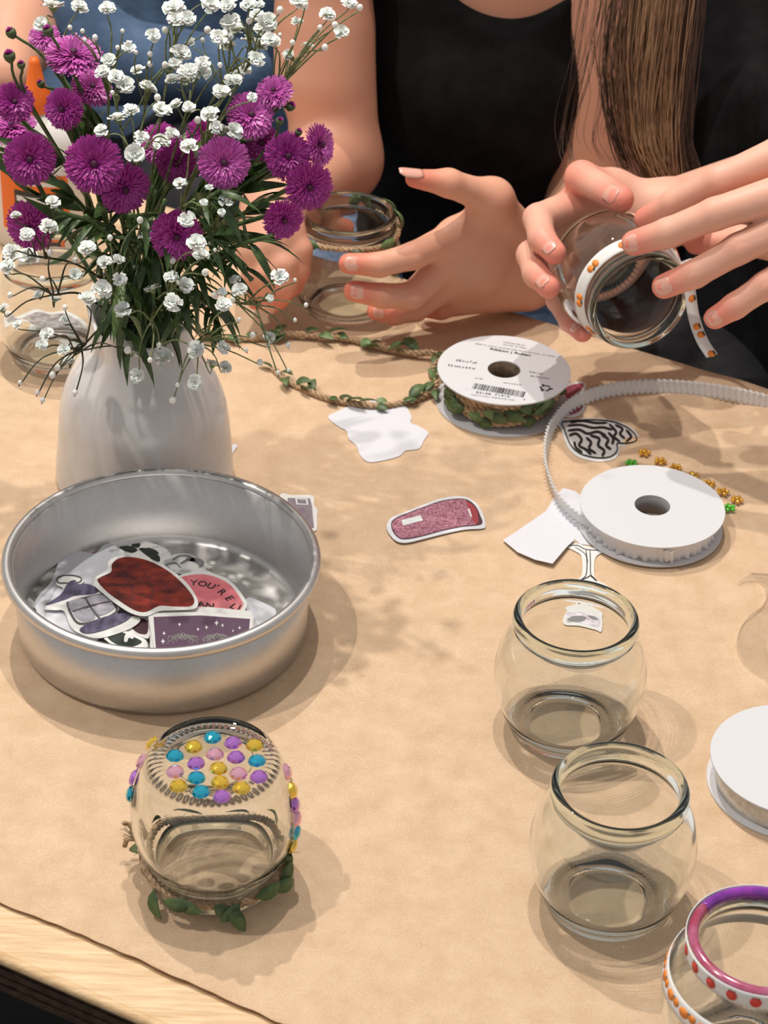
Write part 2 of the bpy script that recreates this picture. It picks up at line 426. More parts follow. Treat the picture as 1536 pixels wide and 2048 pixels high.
JU = thing('glass_jar', 'upside-down glass jar decorated with coloured gems on its base and leafy twine at its mouth', 'jar', (-.0712, .7395, .0702), Matrix.Rotation(math.pi, 3, 'X'))
for n, me, m in (('body', BODY, M['glass']), ('rim', RIM, M['glassrim'])):
    o = obj(n, me, m, JU, world=False); o.cycles.is_caustics_caster = True
jc = V(-.0712, .7395, 0)
zt = .0707
GEM = {k: gem_mesh(.0041, .0025) for k in GEMC}
for k in GEMC: GEM[k].materials.append(M['gem' + k])
def put_gem(parent, k, p, up, s=1.0, spin=0.0):
    o = bpy.data.objects.new('gem', GEM[k]); COL.objects.link(o)
    o.parent = parent; o.matrix_parent_inverse = PINV(parent)
    o.matrix_basis = Matrix.Translation(Vector(p)) @ R3(V(math.cos(spin), math.sin(spin), .01), up).to_4x4() @ Matrix.Scale(s, 4); return o
# the flat base of the jar carries these
for (gx, gy, k) in ((425,1471,'t'),(466,1482,'p'),(509,1487,'y'),(387,1490,'y'),(350,1508,'t'),(430,1505,'k'),(472,1511,'p'),(514,1518,'t'),(392,1523,'p'),(437,1533,'y'),(477,1544,'k'),(518,1550,'p'),(350,1540,'k'),(393,1552,'t'),(440,1561,'y'),(483,1572,'y'),(357,1568,'y'),(402,1580,'t'),(444,1589,'p')):
    p = at(gx, gy, zt + .0012)
    rr = V(p.x - jc.x, p.y - jc.y, 0)
    put_gem(JU, k, (p.x, p.y, zt - .0003), V(rnd.uniform(-.05, .05), rnd.uniform(-.05, .05), 1), 1.0, rnd.random() * 3)
def side_r(z):      # outer radius of the upturned body at height z above the table
    h = .0702 - z; pr = jar_profile()[:45]; best = min((abs(q[1] - h) + (9 if q[0] < .02 else 0), q[0]) for q in pr); return best[1]
def side_gem(az, z, k):
    r = side_r(z); dr = (side_r(z - .004) - side_r(z + .004)) / .008
    n = V(math.cos(az), math.sin(az), dr).normalized()
    put_gem(JU, k, jc + V(math.cos(az) * r, math.sin(az) * r, z) + n * .0001, n)
for az, z, k in ((.02, .0615, 'k'), (-.10, .0545, 'y'), (-.13, .0470, 'p'), (-.15, .0395, 'k'), (-.17, .032, 't'), (-.20, .0245, 'y'), (2.72, .0640, 'y'), (2.95, .0585, 'k'), (3.05, .0515, 'p'), (3.12, .044, 't')):
    side_gem(az, z, k)
# leafy twine round the mouth
zz = .0105
ring = [jc + V((.0330 + .0006 * math.sin(5 * a)) * math.cos(a), (.0330 + .0006 * math.sin(5 * a)) * math.sin(a), zz + .0012 * math.sin(2 * a + 1)) for a in [2 * math.pi * k / 90 for k in range(91)]]
obj('twine', twist(ring, .0013, .0012, .010), M['twine'], JU)
vs, fs = [], []; fuzz(ring, 90, .0018, .004, vs, fs)
# short tied end at the left
kn = jc + V(-.0352, .006, zz)
tube(crom([kn + V(.002, 0, 0), kn + V(-.002, .001, .004), kn + V(-.0050, .0015, .0085), kn + V(-.0075, .001, .0100)], 5), .0012, 6, vs, fs)
tube(crom([kn + V(.002, .001, 0), kn + V(-.002, 0, .001), kn + V(-.0055, -.001, .0015), kn + V(-.0070, -.0015, -.0025)], 5), .0012, 6, vs, fs)
tube(crom([kn + V(.001, 0, -.002), kn + V(-.002, .001, .003), kn + V(-.0035, .0005, .006)], 5), .0015, 6, vs, fs)
for q in range(14):
    a0 = kn + V(-.007, 0, .004 + rnd.uniform(-.006, .006)); tube([kn + V(-.003, 0, .002), a0, a0 + V(rnd.uniform(-.002, 0), rnd.uniform(-.002, .002), rnd.uniform(-.002, .002))], .00012, 3, vs, fs, cap=False)
obj('twine_fibres', mesh(vs, fs), M['twine'], JU)
for az, dz, tilt, w, lt, sp in ((-2.35, -.4, -.9, 1, 0, .9), (-1.95, .2, 0, 0, 0, 1), (-1.75, .3, .1, 1, 0, -1), (-1.5, -.2, -.3, 2, 0, 1), (-1.30, -.5, -.8, 1, 0, .5), (-1.15, -.3, -.5, 0, 0, -1), (-.95, .3, .3, 1, 0, 1), (-.70, .1, .2, 1, 0, .7), (-.5, .2, .3, 0, 0, .9), (-.28, .4, .6, 2, 0, .2), (-.05, .5, 1.2, 1, 0, 0), (.5, .2, .4, 1, 1, 1), (1.2, .3, .3, 0, 0, 1), (1.8, .2, .4, 1, 0, 1), (2.5, .3, .4, 2, 0, 1), (3.0, .2, .6, 1, 0, 1)):
    n = V(math.cos(az), math.sin(az), 0); tg = V(-math.sin(az), math.cos(az), 0)
    xd = tg * sp + V(0, 0, tilt) + n * (.25 + (.5 if abs(sp) < .9 else 0))
    put_leaf(JU, jc + n * .0355 + V(0, 0, zz + .001), xd, n + V(0, 0, .5), w, lt)

#==SECTION RIBBONJAR
# ------------------------------------------------------------------ jar at the lower right with printed ribbons and a painted rim
def ribbon_mat(name, base):
    m = mat(name, base, .6, spec=.3); t, b = nt(m); N = t.nodes; L = t.links
    tc = N.new('ShaderNodeTexCoord'); w = N.new('ShaderNodeTexWave'); w.inputs['Scale'].default_value = 900
    L.new(tc.outputs['UV'], w.inputs['Vector']); return m
M['grosgrain'] = mat('white_grosgrain_ribbon', (.78, .78, .77), .6, spec=.3)
M['strawberry'] = mat('red_berry_print', (.72, .06, .045), .6)
M['orangeprint'] = mat('orange_fruit_print', (.85, .27, .04), .6)
M['leafprint'] = mat('dark_leaf_print', (.04, .06, .035), .6)
def band(r0, r1, z0, z1, a0, a1, n=96, th=.0003, ribs=True):
    """ribbon wrapped round an axis: radius r0 at z0 to r1 at z1, cross ribs"""
    vs = []; fs = []; K = 4
    for i in range(n + 1):
        a = a0 + (a1 - a0) * i / n
        rb = .00012 if (ribs and i % 2) else 0
        for k in range(K + 1):
            t = k / K; r = r0 + (r1 - r0) * t + rb; vs.append((r * math.cos(a), r * math.sin(a), z0 + (z1 - z0) * t))
        for k in range(K + 1):
            t = k / K; r = r0 + (r1 - r0) * t - th; vs.append((r * math.cos(a), r * math.sin(a), z0 + (z1 - z0) * t))
    S = 2 * (K + 1)
    for i in range(n):
        a = i * S; b = a + S
        for k in range(K):
            fs.append((a + k, b + k, b + k + 1, a + k + 1)); fs.append((a + K + 1 + k + 1, b + K + 1 + k + 1, b + K + 1 + k, a + K + 1 + k))
        fs.append((a, a + K + 1, b + K + 1, b)); fs.append((a + K, b + K, b + 2 * K + 1, a + 2 * K + 1))
    return mesh(vs, fs)
def wrap_print(poly, a, zc, rfun, lift):
    """flat printed shape (x along the ribbon in metres, y across) wrapped at angle a"""
    pts = []
    for x, y in poly:
        r = rfun(zc + y) + lift; w = a + x / r; pts.append(V(r * math.cos(w), r * math.sin(w), zc + y))
    n = V(math.cos(a), math.sin(a), 0)
    return slab(pts, .00015, n)
def blob(w, h, n=14, notch=0.0):
    return [(w * math.cos(t) * (1 - notch * max(0, math.sin(t)) ** 6), h * math.sin(t)) for t in [2 * math.pi * k / n for k in range(n)]]
c4 = at(1526, 1882, .068)
J4 = make_jar('glass jar with printed ribbons and purple and pink painted rim, at the lower right corner', (c4.x, c4.y, 0))
rf = lambda z: .0316
obj('rim_ribbon', band(.0316, .0316, .0612, .0690, 0, 2 * math.pi, 240), M['grosgrain'], J4, world=False)
prints = []; lf = []
for k in range(20):
    a = 2 * math.pi * k / 20 + .12
    prints.append(wrap_print(blob(.0024, .0026), a, .0650, rf, .0003)); 
    lf += [wrap_print([(-.0016 + d, .0018), (-.0011 + d, .0018), (-.0012 + d, .0036)], a, .0650, rf, .00045) for d in (0, .0012, .0024)]
obj('berry_prints', join_meshes(prints), M['strawberry'], J4, world=False)
obj('berry_leaves', join_meshes(lf), M['leafprint'], J4, world=False)
rf2 = lambda z: .0374 + (.047 - z) * .25
obj('body_ribbon', band(rf2(.0415), rf2(.0500), .0415, .0500, 0, 2 * math.pi, 240), M['grosgrain'], J4, world=False)
prints = []; lf = []
for k in range(22):
    a = 2 * math.pi * k / 22
    prints.append(wrap_print(blob(.0029, .0021), a, .0458, rf2, .0003)); prints.append(wrap_print(blob(.0020, .0018), a + .13, .0462, rf2, .00028))
    lf.append(wrap_print([(-.001, 0), (0, .0004), (.0012, .0008), (0, .0010)], a + .07, .0468, rf2, .0005))
obj('fruit_prints', join_meshes(prints), M['orangeprint'], J4, world=False)
obj('fruit_leaves', join_meshes(lf), M['leafprint'], J4, world=False)
M['purplepaint'] = noise_col(mat('purple_rim_paint', (.2, .02, .35), .12, coat=.8), (.14, .015, .26), (.30, .03, .42), 120)
M['pinkpaint'] = noise_col(mat('pink_rim_paint', (.6, .1, .2), .15, coat=.8, trans=.4), (.55, .06, .14), (.68, .18, .36), 120)
def paint_arc(a0, a1, m, name, lab):
    pr = [(.0309, .0686), (.0303, .0694), (.0289, .0704), (.0270, .0698), (.0262, .0678), (.0260, .0655)]
    vs = []; fs = []; n = 40
    for i in range(n + 1):
        a = a0 + (a1 - a0) * i / n; rag = .0003 * math.sin(17 * a) + .0002 * math.sin(41 * a)
        for j, (r, z) in enumerate(pr): vs.append((r * math.cos(a), r * math.sin(a), z - (rag if j == len(pr) - 1 else 0)))
    P = len(pr)
    for i in range(n):
        for k in range(P - 1): fs.append((i * P + k, (i + 1) * P + k, (i + 1) * P + k + 1, i * P + k + 1))
    me = mesh(vs, fs)
    o = obj(name, me, m, J4, world=False); s = o.modifiers.new('th', 'SOLIDIFY'); s.thickness = .00015
    o['label'] = lab
paint_arc(math.radians(55), math.radians(142), M['purplepaint'], 'rim_paint', 'purple paint on the back of the rim')
paint_arc(math.radians(142), math.radians(415), M['pinkpaint'], 'rim_paint', 'translucent pink paint on the rest of the rim')

#==SECTION SPOOLS
# ------------------------------------------------------------------ ribbon spools
def disc_mesh(R, rh, th, n=96):
    return lathe([(R, 0), (R, th), (rh, th), (rh, 0)], n, closed=True)
def discs(t, R, rh, h, m, th=.0009):
    a = obj('lower_disc', sharp(disc_mesh(R, rh, th)), m, t, world=False)
    b = obj('upper_disc', sharp(disc_mesh(R, rh, th)), m, t, world=False); b.location = (0, 0, h - th)
    return a, b
S1 = thing('ribbon_spool', 'white card spool of leafy jute ribbon with a printed barcode label on top', 'spool', (.0700, 1.1612, .0002))
d1, d2 = discs(S1, .0411, .0101, .0235, M['spoolwhite'])
obj('core', lathe([(.0128, .0009), (.0128, .0226), (.0101, .0226), (.0101, .0009)], 48, closed=True), M['core'], S1, world=False)
zl = .0235 + .00032
sx = (at(965, 736, zl) - at(895, 727, zl)); sx2 = (at(1069, 712, zl) - at(978, 697, zl))
def lbl(s, size, x, y, xd, **k): return text_mesh(s, size, at(x, y, zl), xd, **k)
blk = [lbl('3/8 in x 7 yd', .0036, 911, 722, sx, squash=.72, bold=.00003), lbl('9.5 mm x 6.4 m', .0036, 895, 732, sx, squash=.75, bold=.00003),
       lbl('Ribbon | Ruban', .0033, 979, 699, sx2, bold=.00009, squash=1.28)]
gry = [lbl('DISTRIBUTED BY', .0019, 1006, 685, sx2), lbl('IRVING, TX 75063', .0019, 1006, 690, sx2), lbl('2808 W. JOHN CARPENTER FWY, IRVING, TX 75063', .0019, 950, 688, sx2, squash=1.18),
       lbl('92% Jute', .0024, 1058, 745, sx), lbl('8% Polyester', .0024, 1060, 753, sx), lbl('1', .0022, 931, 780, sx), lbl('8', .0024, 1046, 800, sx),
       lbl('MADE IN INDIA / FABRIQUE EN INDE', .0017, 941, 790, sx, squash=.95), lbl('091988', .0017, 949, 757, sx), lbl('032154-2024-06', .0017, 1006, 766, sx)]
dgt = [lbl('93158  71412', .0030, 951, 786, sx, squash=1.25)]
# barcode
bars = []
x = 0; bx = (at(1048, 790, zl) - at(944, 772, zl)); bl = bx.length; bx.normalize(); by = V(0, 0, 1).cross(bx)
o0 = at(944, 777, zl); rr_ = random.Random(3)
while x < bl - .0008:
    w = rr_.choice([.00022, .00022, .0005, .00075]); hgt = .0068
    p = o0 + bx * x; bars.append(slab([p, p + bx * w, p + bx * w + by * hgt, p + by * hgt], .00005)); x += w + rr_.choice([.0002, .00035, .0005])
obj('barcode', join_meshes(bars), M['black'], S1)
for q in blk + dgt: obj('printed_text', q, M['black'], S1, smooth=False)
for q in gry: obj('small_print', q, M['grey'], S1, smooth=False)
# recycling triangle
ctr = at(1091, 776, zl); rc = []
for k in range(3):
    a0 = math.radians(90 + 120 * k) + math.atan2(bx.y, bx.x)
    def P(r, a): return ctr + V(r * math.cos(a), r * math.sin(a), 0)
    e = lambda r, d: P(r, a0 + math.radians(d))
    rc.append(slab([e(.0040, -40), e(.0034, -10), e(.0034, 18), e(.0042, 34), e(.0026, 46), e(.0022, 14), e(.0022, -14), e(.0027, -52)], .00005))
    rc.append(slab([e(.0046, 26), e(.0046, 46), e(.0020, 62), e(.0020, 30)], .00005))
obj('recycling_mark', join_meshes(rc), M['black'], S1)
def wound(parent, c, R0, z0, z1, turns, nleaf):
    for k in range(turns):
        z = z0 + (z1 - z0) * (k + .5) / turns
        path = [c + V((R0 + .0012 * math.sin(a * 3 + k * 2)) * math.cos(a), (R0 + .0012 * math.sin(a * 3 + k * 2)) * math.sin(a), z + .0007 * math.sin(a * 4 + k * 3)) for a in [2 * math.pi * i / 100 for i in range(101)]]
        obj('twine', twist(path, .0017, .0016, .013), M['twine'], parent)
    obj('wound_core', lathe([(R0 - .002, z0), (R0 - .002, z1), (.0125, z1), (.0125, z0)], 48, closed=True), M['twine'], parent, world=False)
    for k in range(nleaf):
        a = 2 * math.pi * k / nleaf + rnd.uniform(-.1, .1); n = V(math.cos(a), math.sin(a), 0); tg = V(-n.y, n.x, 0)
        put_leaf(parent, c + n * (R0 + .0026) + V(0, 0, rnd.uniform(z0 + .003, z1 - .003)), tg * rnd.choice([1, -1]) + V(0, 0, rnd.uniform(-.45, .35)), n + V(0, 0, .3), rnd.randrange(3), rnd.random() < .2)
wound(S1, V(.0700, 1.1612, 0), .0320, .0042, .0198, 4, 46)

S2 = thing('ribbon_spool', 'white card spool of ruffled ribbon with a plain top and a trailing end', 'spool', (.1526, 1.0328, .0014))
discs(S2, .0413, .0102, .0136, M['spoolwhite'])
obj('core', lathe([(.0128, .0009), (.0128, .0127), (.0102, .0127), (.0102, .0009)], 48, closed=True), mat('grey_card_core', (.22, .21, .22), .8), S2, world=False)
M['organza'] = mat('sheer_white_ribbon', (.86, .86, .87), .5, spec=.5, alpha=.80)
M['organza2'] = mat('wound_white_ribbon', (.74, .73, .76), .4, spec=.6)
vs = []; fs = []; n = 300
for i in range(n):
    a = 2 * math.pi * i / n; w = .0008 * math.sin(a * 46) + .0006 * math.sin(a * 29 + 1)
    for r, z in ((.0375 + w, .0012), (.0368 + w * .4, .004), (.0370, .0075), (.0368 - w * .4, .0105), (.0376 - w, .0124)): vs.append((r * math.cos(a), r * math.sin(a), z))
for i in range(n):
    for k in range(4): fs.append((i * 5 + k, ((i + 1) % n) * 5 + k, ((i + 1) % n) * 5 + k + 1, i * 5 + k + 1))
o = obj('wound_ribbon', mesh(vs, fs), M['organza2'], S2, world=False); q = o.modifiers.new('th', 'SOLIDIFY'); q.thickness = .0012; q.offset = -1
# trailing ruffled strip standing on its edge
pp = [at(*q) for q in ((1345, 1128, .003), (1290, 1112, .0025), (1225, 1086, .002), (1160, 1052, .001), (1118, 1012, .0006), (1096, 960, .0006), (1092, 915, .0006), (1104, 868, .0006), (1138, 826, .0006), (1190, 802, .0008), (1250, 790, .001), (1320, 787, .001), (1400, 793, .001), (1480, 806, .001), (1560, 826, .0015), (1640, 850, .001))]
path = crom(pp, 26); vs = []; fs = []; K = 6; dist = 0
for i, p in enumerate(path):
    if i: dist += (p - path[i - 1]).length
    t = (path[min(i + 1, len(path) - 1)] - path[max(i - 1, 0)]); t.z = 0; t.normalize(); nn = V(-t.y, t.x, 0)
    for k in range(K + 1):
        s = k / K; e = abs(s - .5) * 2
        ruf = .0011 * (e ** 1.5) * math.sin(dist * 2 * math.pi / .0038 + (0 if s > .5 else 1.3))
        zz_ = p.z + .0004 + .0090 * s + .0004 * e * math.sin(dist * 2 * math.pi / .0038 + 2) * (1 if s > .5 else 0)
        lean = .0022 * (s - .3)
        vs.append(V(p.x, p.y, zz_) + nn * (ruf + lean))
for i in range(len(path) - 1):
    for k in range(K): fs.append((i * (K + 1) + k, (i + 1) * (K + 1) + k, (i + 1) * (K + 1) + k + 1, i * (K + 1) + k + 1))
o = obj('trailing_ribbon', mesh(vs, fs), M['organza'], S2); o['label'] = 'loose ruffled end of the ribbon curling over the paper'
q = o.modifiers.new('th', 'SOLIDIFY'); q.thickness = .0003

p3 = at(1590, 1520, .016)
S3 = thing('ribbon_spool', 'plain white ribbon spool cut off by the right edge beside the two empty jars', 'spool', (p3.x, p3.y, .0002))
discs(S3, .0413, .0102, .0165, M['spoolwhite'])
obj('core', lathe([(.0128, .0009), (.0128, .0155), (.0102, .0155), (.0102, .0009)], 48, closed=True), M['spoolwhite'], S3, world=False)
M['satin'] = noise_col(mat('cream_satin_ribbon', (.7, .68, .62), .3), (.60, .57, .50), (.80, .78, .73), 300)
obj('wound_ribbon', lathe([(.0372, .0012), (.0374, .005), (.0371, .009), (.0374, .0153), (.0130, .0153), (.0130, .0012)], 96, closed=True), M['satin'], S3, world=False)

#==SECTION STICKERS
# ------------------------------------------------------------------ die-cut stickers
def plane_z(z):
    """z: a height, or (z0, reference px, slope per metre along world x, along world y)"""
    if not isinstance(z, tuple): return lambda x, y: at(x, y, z)
    z0, (rx, ry), ax, ay = z; R = at(rx, ry, z0); n = V(-ax, -ay, 1)
    def f(x, y):
        d = Vector(ray(x, y)); o = Vector(CC); return o + d * ((R - o).dot(n) / d.dot(n))
    return f
def upn(z): return V(0, 0, 1) if not isinstance(z, tuple) else V(-z[2], -z[3], 1).normalized()
def pxpoly(pts, z, n=5, smooth=True, lift=0.0):
    f = plane_z(z); u = upn(z); P = [f(*p) + u * lift for p in pts]
    return crom(P, n, closed=True) if smooth else P
def shape_mesh(q, z, sm_, lift, u, th=.00006):
    if q[0] != 'strip': return slab(pxpoly(q, z, 4, sm_, lift), th, u)
    A = pxpoly(q[1], z, 1, False, lift); B = pxpoly(q[2], z, 1, False, lift); n = len(A); vs = []; fs = []
    for a, b in zip(A, B): vs += [a, b, a - u * th, b - u * th]
    for i in range(n - 1):
        k = i * 4; fs += [(k, k + 1, k + 5, k + 4), (k + 2, k + 6, k + 7, k + 3), (k, k + 4, k + 6, k + 2), (k + 1, k + 3, k + 7, k + 5)]
    fs += [(0, 2, 3, 1), (4 * n - 4, 4 * n - 3, 4 * n - 1, 4 * n - 2)]
    return merge(mesh(vs, fs), 1e-8)
def sticker(name, label, outline, z, layers=(), group=None, base='paperwhite', smooth=True, n=4):
    poly = pxpoly(outline, z, n, smooth); c = sum(poly, V(0, 0, 0)) / len(poly); u = upn(z)
    t = thing(name, label, 'sticker', c, None, group)
    obj('backing', slab(poly, .00028, u), M[base], t, smooth=False)
    for k, L in enumerate(layers):
        nm, mt, shapes = L[0], L[1], L[2]; sm_ = L[3] if len(L) > 3 else True
        ms = [shape_mesh(q, z, sm_, .00005 * (k + 1) + .00004, u) for q in shapes]
        o = obj(nm, join_meshes(ms) if len(ms) > 1 else ms[0], M[mt] if isinstance(mt, str) else mt, t, smooth=False)
    return t
def line_px(pts, w):
    """stroke of width w px along a pixel polyline -> polygon"""
    P = [V(x, y, 0) for x, y in pts]; P = crom(P, 4) if len(P) > 2 else P; Lp = []; Rp = []
    for i, p in enumerate(P):
        t = (P[min(i + 1, len(P) - 1)] - P[max(i - 1, 0)]).normalized(); n_ = V(-t.y, t.x, 0)
        ww = w / 2 * (1 if 0 < i < len(P) - 1 else .5); Lp.append(p + n_ * ww); Rp.append(p - n_ * ww)
    return ('strip', [(q.x, q.y) for q in Lp], [(q.x, q.y) for q in Rp])

# plain white back-side sticker in the middle
sticker('sticker', 'irregular white sticker lying face down left of the labelled spool',
  [(656,834),(672,824),(700,812),(735,808),(741,799),(752,803),(760,794),(772,803),(800,803),(812,812),(823,833),(821,845),(835,851),(846,857),(857,866),(848,880),(838,897),(812,901),(798,912),(770,920),(738,924),(721,911),(714,893),(705,884),(697,876),(693,862),(676,852)], .0006)
# crackled wine-red tube
m = noise_col(mat('crackled_pink_print', (.4, .1, .15), .35), (.17, .035, .06), (.62, .33, .42), 120)
def crackle(m):
    t, b = nt(m); N = t.nodes; L = t.links
    tc = N.new('ShaderNodeTexCoord'); v = N.new('ShaderNodeTexNoise'); v.inputs['Scale'].default_value = 420; v.inputs['Detail'].default_value = 2; v.inputs['Distortion'].default_value = 3.5
    L.new(tc.outputs['Object'], v.inputs['Vector']); r = N.new('ShaderNodeValToRGB')
    r.color_ramp.elements[0].position = .44; r.color_ramp.elements[1].position = .58
    r.color_ramp.elements[0].color = (.20, .05, .075, 1); r.color_ramp.elements[1].color = (.52, .27, .36, 1)
    L.new(v.outputs['Fac'], r.inputs[0]); L.new(r.outputs[0], b.inputs['Base Color'])
crackle(m); M['crackle'] = m
M['winered'] = mat('wine_red_print', (.33, .05, .065), .35); M['palegrey'] = mat('pale_grey_print', (.68, .72, .74), .3)
M['darkline'] = mat('dark_outline_print', (.07, .03, .04), .4)
sticker('sticker', 'white-edged sticker of a crackled wine-red tube on the bare paper', [(775,1045),(785,1034),(815,1022),(850,1008),(885,996),(918,992),(938,996),(955,1009),(966,1028),(971,1052),(962,1057),(930,1059),(890,1067),(850,1077),(815,1085),(795,1083),(781,1071),(774,1058)], (.0011, (870,1040), 0, -.02),
  [('outline', 'darkline', [[(782,1048),(791,1036),(820,1024),(852,1012),(885,1001),(920,997),(938,1001),(951,1012),(960,1030),(963,1049),(925,1054),(885,1062),(845,1073),(812,1079),(797,1076),(786,1064)]]),
   ('print', 'crackle', [[(784,1049),(793,1038),(820,1026),(852,1014),(885,1003),(918,999),(932,1001),(938,1020),(944,1038),(952,1049),(925,1052),(885,1060),(845,1071),(812,1076),(798,1074),(788,1063)]]),
   ('cap_print', 'winered', [[(933,1003),(946,1011),(954,1022),(957,1040),(955,1048),(948,1045),(941,1030),(936,1015)]]),
   ('highlight', 'palegrey', [[(803,1041),(841,1031),(846,1041),(806,1052)]], False), ('glint', 'diecut', [[(935,1018),(939,1018),(944,1034),(941,1035)]], False)])
# zebra heart
hz = .0006
hearto = [(1114,846),(1122,840),(1150,838),(1190,836),(1225,839),(1255,850),(1274,866),(1280,880),(1272,890),(1250,893),(1240,893),(1239,905),(1228,918),(1205,923),(1180,921),(1155,913),(1138,898),(1128,878),(1122,858)]
hearti = [(1124,846),(1150,842),(1190,841),(1222,844),(1250,854),(1268,868),(1273,880),(1266,886),(1246,888),(1234,888),(1234,902),(1224,913),(1205,917),(1182,915),(1160,908),(1144,895),(1134,876),(1128,858)]
st = []
for a in ([(1140,845),(1165,842),(1190,846),(1215,846)], [(1135,852),(1160,850),(1185,856),(1205,855),(1225,860)], [(1230,850),(1245,858),(1240,868),(1250,878)], [(1218,848),(1232,864),(1228,874),(1240,884)], [(1252,860),(1262,874),(1252,884)],
          [(1135,862),(1158,860),(1175,868),(1195,864),(1212,872)], [(1138,872),(1152,868),(1163,880),(1158,892),(1172,900),(1182,910)], [(1148,884),(1152,896),(1165,906)], [(1172,876),(1182,886),(1178,898),(1192,908)], [(1180,872),(1198,878),(1196,892),(1208,902),(1204,914)], [(1202,870),(1216,880),(1212,892),(1222,900)], [(1216,866),(1226,878),(1224,890)]):
    st.append(line_px(a, 5.2))
bord = line_px(hearti + hearti[:2], 2.2)
sticker('sticker', 'zebra-striped heart sticker beside the labelled spool', hearto, hz, [('zebra_stripe', 'black', st[:1], False)] + [('zebra_stripe', 'black', [q], False) for q in st[1:]] + [('border_line', 'black', [bord], False)], base='diecut')
# red-and-white sticker behind the spool
M['crimson'] = noise_col(mat('crimson_print', (.33, .05, .09), .35), (.25, .03, .06), (.42, .10, .15), 150)
sticker('sticker', 'crimson and white sticker half hidden behind the labelled spool', [(1120,790),(1128,772),(1150,764),(1168,764),(1173,774),(1165,786),(1160,795),(1170,800),(1172,812),(1162,828),(1145,834),(1125,832),(1112,822)], .0006,
  [('red_patch', 'crimson', [[(1128,788),(1134,774),(1152,768),(1166,768),(1164,778),(1150,788),(1138,798),(1128,800)]]), ('red_patch', 'crimson', [[(1134,816),(1142,806),(1158,802),(1167,806),(1162,820),(1148,828),(1136,829)]])], base='diecut')
# two plain slips under the ribbon spool
sticker('sticker', 'plain white slip with a crease partly under the white ribbon spool', [(1006,1080),(1040,1058),(1092,1022),(1118,1048),(1150,1078),(1135,1092),(1105,1127),(1070,1119),(1035,1104)], (.0022, (1080,1080), .02, -.04), smooth=False)
sticker('sticker', 'plain white slip tucked under the left side of the white ribbon spool', [(1092,1022),(1108,995),(1126,976),(1150,982),(1186,1006),(1230,1050),(1200,1092),(1160,1088),(1118,1050)], .0004, smooth=False)
# glassware-shaped outline sticker, its lower half behind the empty jar
M['sketch'] = mat('grey_sketch_line', (.10, .09, .10), .4); M['pearl'] = noise_col(mat('pearly_print', (.8, .75, .8), .25), (.48, .42, .48), (.86, .82, .90), 160)
sticker('sticker', 'narrow-necked white sticker with black sketch lines running behind the empty jar',
  [(1128,1090),(1150,1086),(1172,1092),(1190,1096),(1215,1098),(1216,1103),(1198,1108),(1190,1118),(1188,1140),(1192,1158),(1215,1172),(1224,1190),(1215,1215),(1208,1256),(1195,1254),(1160,1246),(1128,1243),(1126,1226),(1133,1205),(1128,1185),(1140,1168),(1160,1156),(1165,1140),(1164,1118),(1160,1108),(1146,1100)], .0008,
  [('sketch_line', 'sketch', [line_px([(1132,1092),(1155,1091),(1172,1099),(1205,1101)], 2), line_px([(1172,1100),(1174,1125),(1172,1150),(1162,1160)], 2.4), line_px([(1180,1100),(1181,1125),(1182,1150),(1194,1162)], 2.2), line_px([(1162,1160),(1175,1155),(1182,1152),(1194,1163)], 3), line_px([(1150,1094),(1170,1108),(1176,1125)], 1.6)], False),
   ('pearl_print', 'pearl', [[(1134,1212),(1160,1208),(1188,1214),(1206,1222),(1202,1248),(1180,1244),(1150,1238),(1132,1238)]]),
   ('dark_shape', 'grey', [[(1134,1234),(1145,1224),(1166,1222),(1176,1226),(1168,1236),(1150,1238)]]), ('dark_shape', 'grey', [[(1180,1218),(1198,1222),(1202,1230),(1192,1230),(1184,1226)]])], base='diecut')
# house-shaped sticker behind the pan, and a scrap beside the vase
M['mauve'] = noise_col(mat('mauve_grey_print', (.2, .17, .2), .4), (.15, .12, .15), (.27, .23, .27), 90)
sticker('sticker', 'grey-mauve sticker with a small framed panel peeking out behind the pan', [(560,990),(585,990),(622,990),(628,1000),(628,1010),(635,1020),(634,1034),(634,1056),(628,1062),(600,1058),(565,1040)], .0007,
  [('print', 'mauve', [[(575,996),(620,997),(624,1012),(628,1056),(596,1054),(575,1030)]], False), ('panel', 'palegrey', [[(590,997),(615,998),(617,1010),(593,1009)]], False), ('panel_centre', 'mauve', [[(594,999),(612,1000),(613,1008),(596,1007)]], False), ('panel_light', 'grey', [[(599,1001),(608,1002),(609,1006),(600,1005)]], False)], base='diecut')
sticker('sticker', 'small white scrap with a ragged tip beside the vase foot', [(440,905),(455,893),(470,888),(474,893),(468,902),(462,915),(456,930),(440,935)], .0008)
# foil sticker under the jar on the left
M['foil'] = noise_col(mat('silver_foil_print', (.7, .72, .76), .25, .6), (.30, .31, .34), (.92, .93, .95), 220, 4, .5, bump=.4, bscale=150)
fo = [(-20,625),(5,618),(20,634),(50,622),(70,612),(100,622),(130,618),(165,640),(178,660),(160,690),(130,688),(110,680),(85,676),(62,672),(56,658),(60,650),(30,646),(0,658),(-20,660)]
sticker('sticker', 'silver foil butterfly-like sticker lying under the left-hand glass jar', fo, .0004, [('foil_print', 'foil', [[(-16,630),(8,626),(30,640),(55,628),(80,620),(100,628),(128,626),(158,645),(168,660),(152,682),(128,680),(100,672),(72,666),(66,656),(40,640),(0,650)]]), ('ring_line', 'grey', [line_px([(72,652),(82,646),(90,655),(84,668),(70,664)], 2), line_px([(95,650),(120,640),(140,655),(130,670)], 2)], False)], base='diecut')

